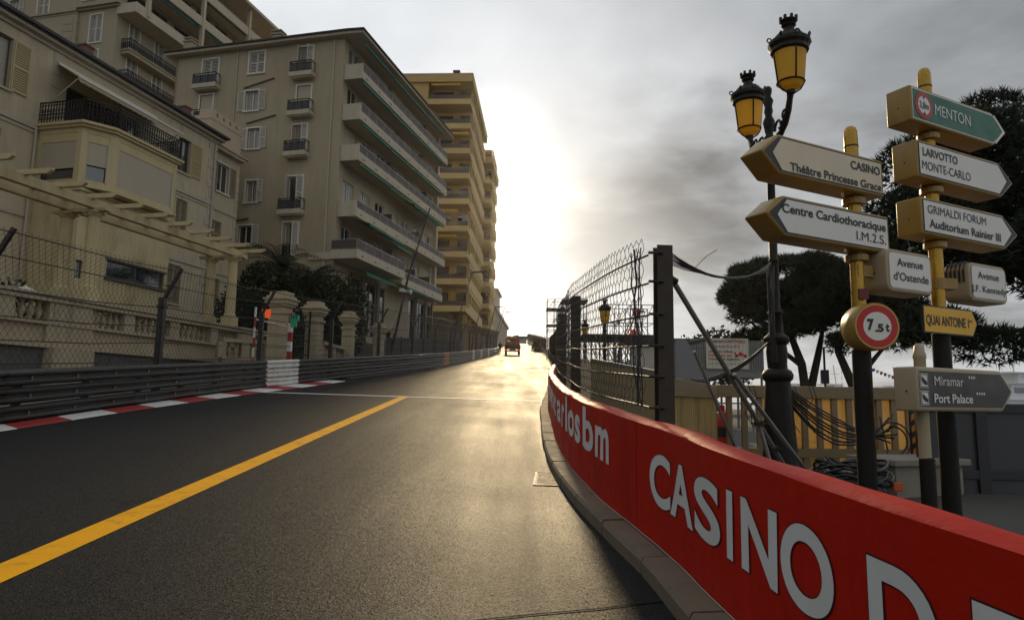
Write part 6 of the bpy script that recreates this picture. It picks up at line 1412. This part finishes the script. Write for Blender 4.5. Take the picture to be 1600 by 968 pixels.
for x, y in ((6.45, 40.25), (8.25, 40.25), (8.25, 41.95), (6.45, 41.95)): mb.tube([(x, y, .5), (x, y, 4.75)], .04, 5)
mb.build('poles', GALV, t)
t = thing('crane', 'red folded jib crane rising above the red tent', 'crane', (7.0, 45, .5)); mb = MB(); P0, P1 = Vector((7.1, 44.9, 4.6)), Vector((8.15, 44.9, 7.2))
for s_ in (-.09, .09): mb.tube([P0+Vector((s_, 0, 0)), P1+Vector((s_, 0, 0))], .04, 5)
for k in range(10): a, b = P0.lerp(P1, k/10), P0.lerp(P1, (k+1)/10); mb.tube([a+Vector(((-1)**k*.09, 0, 0)), b+Vector((-(-1)**k*.09, 0, 0))], .02, 4)
mb.build('boom', CRANERED, t); MB().box(8.0, 8.45, 44.8, 45, 7.0, 7.5).bar((8.2, 44.9, 7.3), (8.75, 44.9, 7.28), .14, .14).build('jib', CRANERED, t); MB().tube([(7.0, 44.9, .5), (7.1, 44.9, 4.7)], .12, 8).build('column', CRANERED, t)
# catch fence on the far right bend
t = thing('catch_fence', 'distant dark catch fence above the far right guard rail', 'fence', (XR(95), 95, zr(95))); mb = MB()
for y in range(84, 172, 5): x = XR(y)+.3; mb.bar((x, y, zr(y)-.5), (x, y, zr(y)+2.6), .16, .16)
mb.build('post', DARKSTEEL, t); diamond_net(XR, 84, 170, [(.22, .95), (.22, 2.5)], .35, .35, .013, -1).build('net', IRON, t)
diamond_net(XR, 40, 84, [(.25, .95), (.25, 2.5)], .3, .3, .008, 1).build('net', IRON, t)
mb = MB()
for y in range(43, 84, 5): x = XR(y)+.34; mb.bar((x, y, zr(y)-.5), (x, y, zr(y)+2.4), .15, .15)
mb.build('post', DARKSTEEL, t)
# ---------------------------------------------------------------- yachts in the harbour
def yacht(x, y, s, rz, label):
    t = thing('yacht', label, 'yacht', (x, y, -3), rz, 'white yachts in the harbour'); F = ROOTM[t.name] @ Matrix.Scale(s, 4); mb = MB(F)
    st = []
    for k in range(9): u = k/8; w_ = 2.6*(1-max(0, (u-.35)/.65)**2.2)+.02; st.append((-9+18*u, w_, 2.0+1.0*u*u))
    vv = [];
    for a, w_, h_ in st: vv += [(a, -w_*.75, -.4), (a+.4*(a > 0), -w_, h_), (a+.4*(a > 0), w_, h_), (a, w_*.75, -.4)]
    mb.add(vv, [(4*k+i, 4*k+4+i, 4*k+5+i, 4*k+1+i) for k in range(8) for i in range(3)]+[(0, 1, 2, 3)]); mb.build('hull', HULL, t)
    for i, (a0, a1, w_, z0, z1) in enumerate(((-7, 4.5, 2.1, 2.2, 4.2), (-5, 2, 1.8, 4.2, 6.0), (-3.5, -.5, 1.5, 6.0, 7.2))):
        so = MB(F).prism([(a0, z0), (a1, z0), (a1-1.4, z1), (a0+.3, z1)], -w_, w_).box(a0-1.2, a1-1.2, -w_-.15, w_+.15, z1, z1+.15).build('deckhouse', HULL, t)
        m2 = MB(F)
        for sg in (-1, 1): m2.box(a0+.6, a1-1.5, sg*(w_+.02)-.01, sg*(w_+.02)+.01, z0+.8, z1-.35)
        m2.build('window_band', GLASS, so)
    MB(F).tube([(-2, 0, 7.2), (-2.4, 0, 10.5)], .08, 5).bar((-2.8, 0, 9), (-1.4, 0, 9), .1, .1).tube([(3, 0, 4), (3, 0, 9.5)], .03, 4).build('mast', HULL, t)
for a in ((42.5, 100, .95, 8, 'white yacht moored left of the forked pine trunks'), (47, 104, 1.0, -12, 'white yacht framed between the forked pine trunk and the slim pole'), (51, 112, .9, 20, 'white yacht partly hidden behind the leaning pine trunk'), (74, 98, 1.25, 15, 'large white yacht at the right edge beside the hotel sign tip'), (64, 110, 1.0, -8, 'white yacht behind the dark hotel sign'), (58, 118, 1.05, 5, 'white yacht beyond the end of the slatted fence')): yacht(*a)
mb = MB(); FC = [(.6, .05, .04), (.05, .1, .5), (.7, .7, .7)]
t = thing('flag_line', 'line of small signal flags strung above the slatted fence', 'flags', (51, 90, 6)); pts = sag((47.0, 90, 6.3), (55, 90, 4.2), .35, 16); MB().tube(pts, .02, 4).build('line', CABLE, t)
for i, c in enumerate(FC):
    mb = MB()
    for k in range(i, 16, 3): p = pts[k]; mb.add([p, p+Vector((.42, 0, 0)), p+Vector((.34, .05, -.42)), p+Vector((.02, .02, -.42))], [(0, 1, 2, 3)])
    mb.build('flag', mat('flag_colour_%s' % ('red', 'blue', 'white')[i], c, .8, .05, 2), t)
# ---------------------------------------------------------------- thin bright air along the street
hz = MB().box(-240, 240, -60, 330, -4.5, 62)
hm = bpy.data.materials.new('haze'); hm.use_nodes = True; hn = hm.node_tree; hn.nodes.clear()
pv = hn.nodes.new('ShaderNodeVolumePrincipled'); pv.inputs['Color'].default_value = (.95, .93, .90, 1); pv.inputs['Density'].default_value = .00013; pv.inputs['Anisotropy'].default_value = .82
ho = hn.nodes.new('ShaderNodeOutputMaterial'); hn.links.new(pv.outputs[0], ho.inputs['Volume'])
solo(hz, 'haze', hm, None, None, None, False, 0.0, 'stuff')
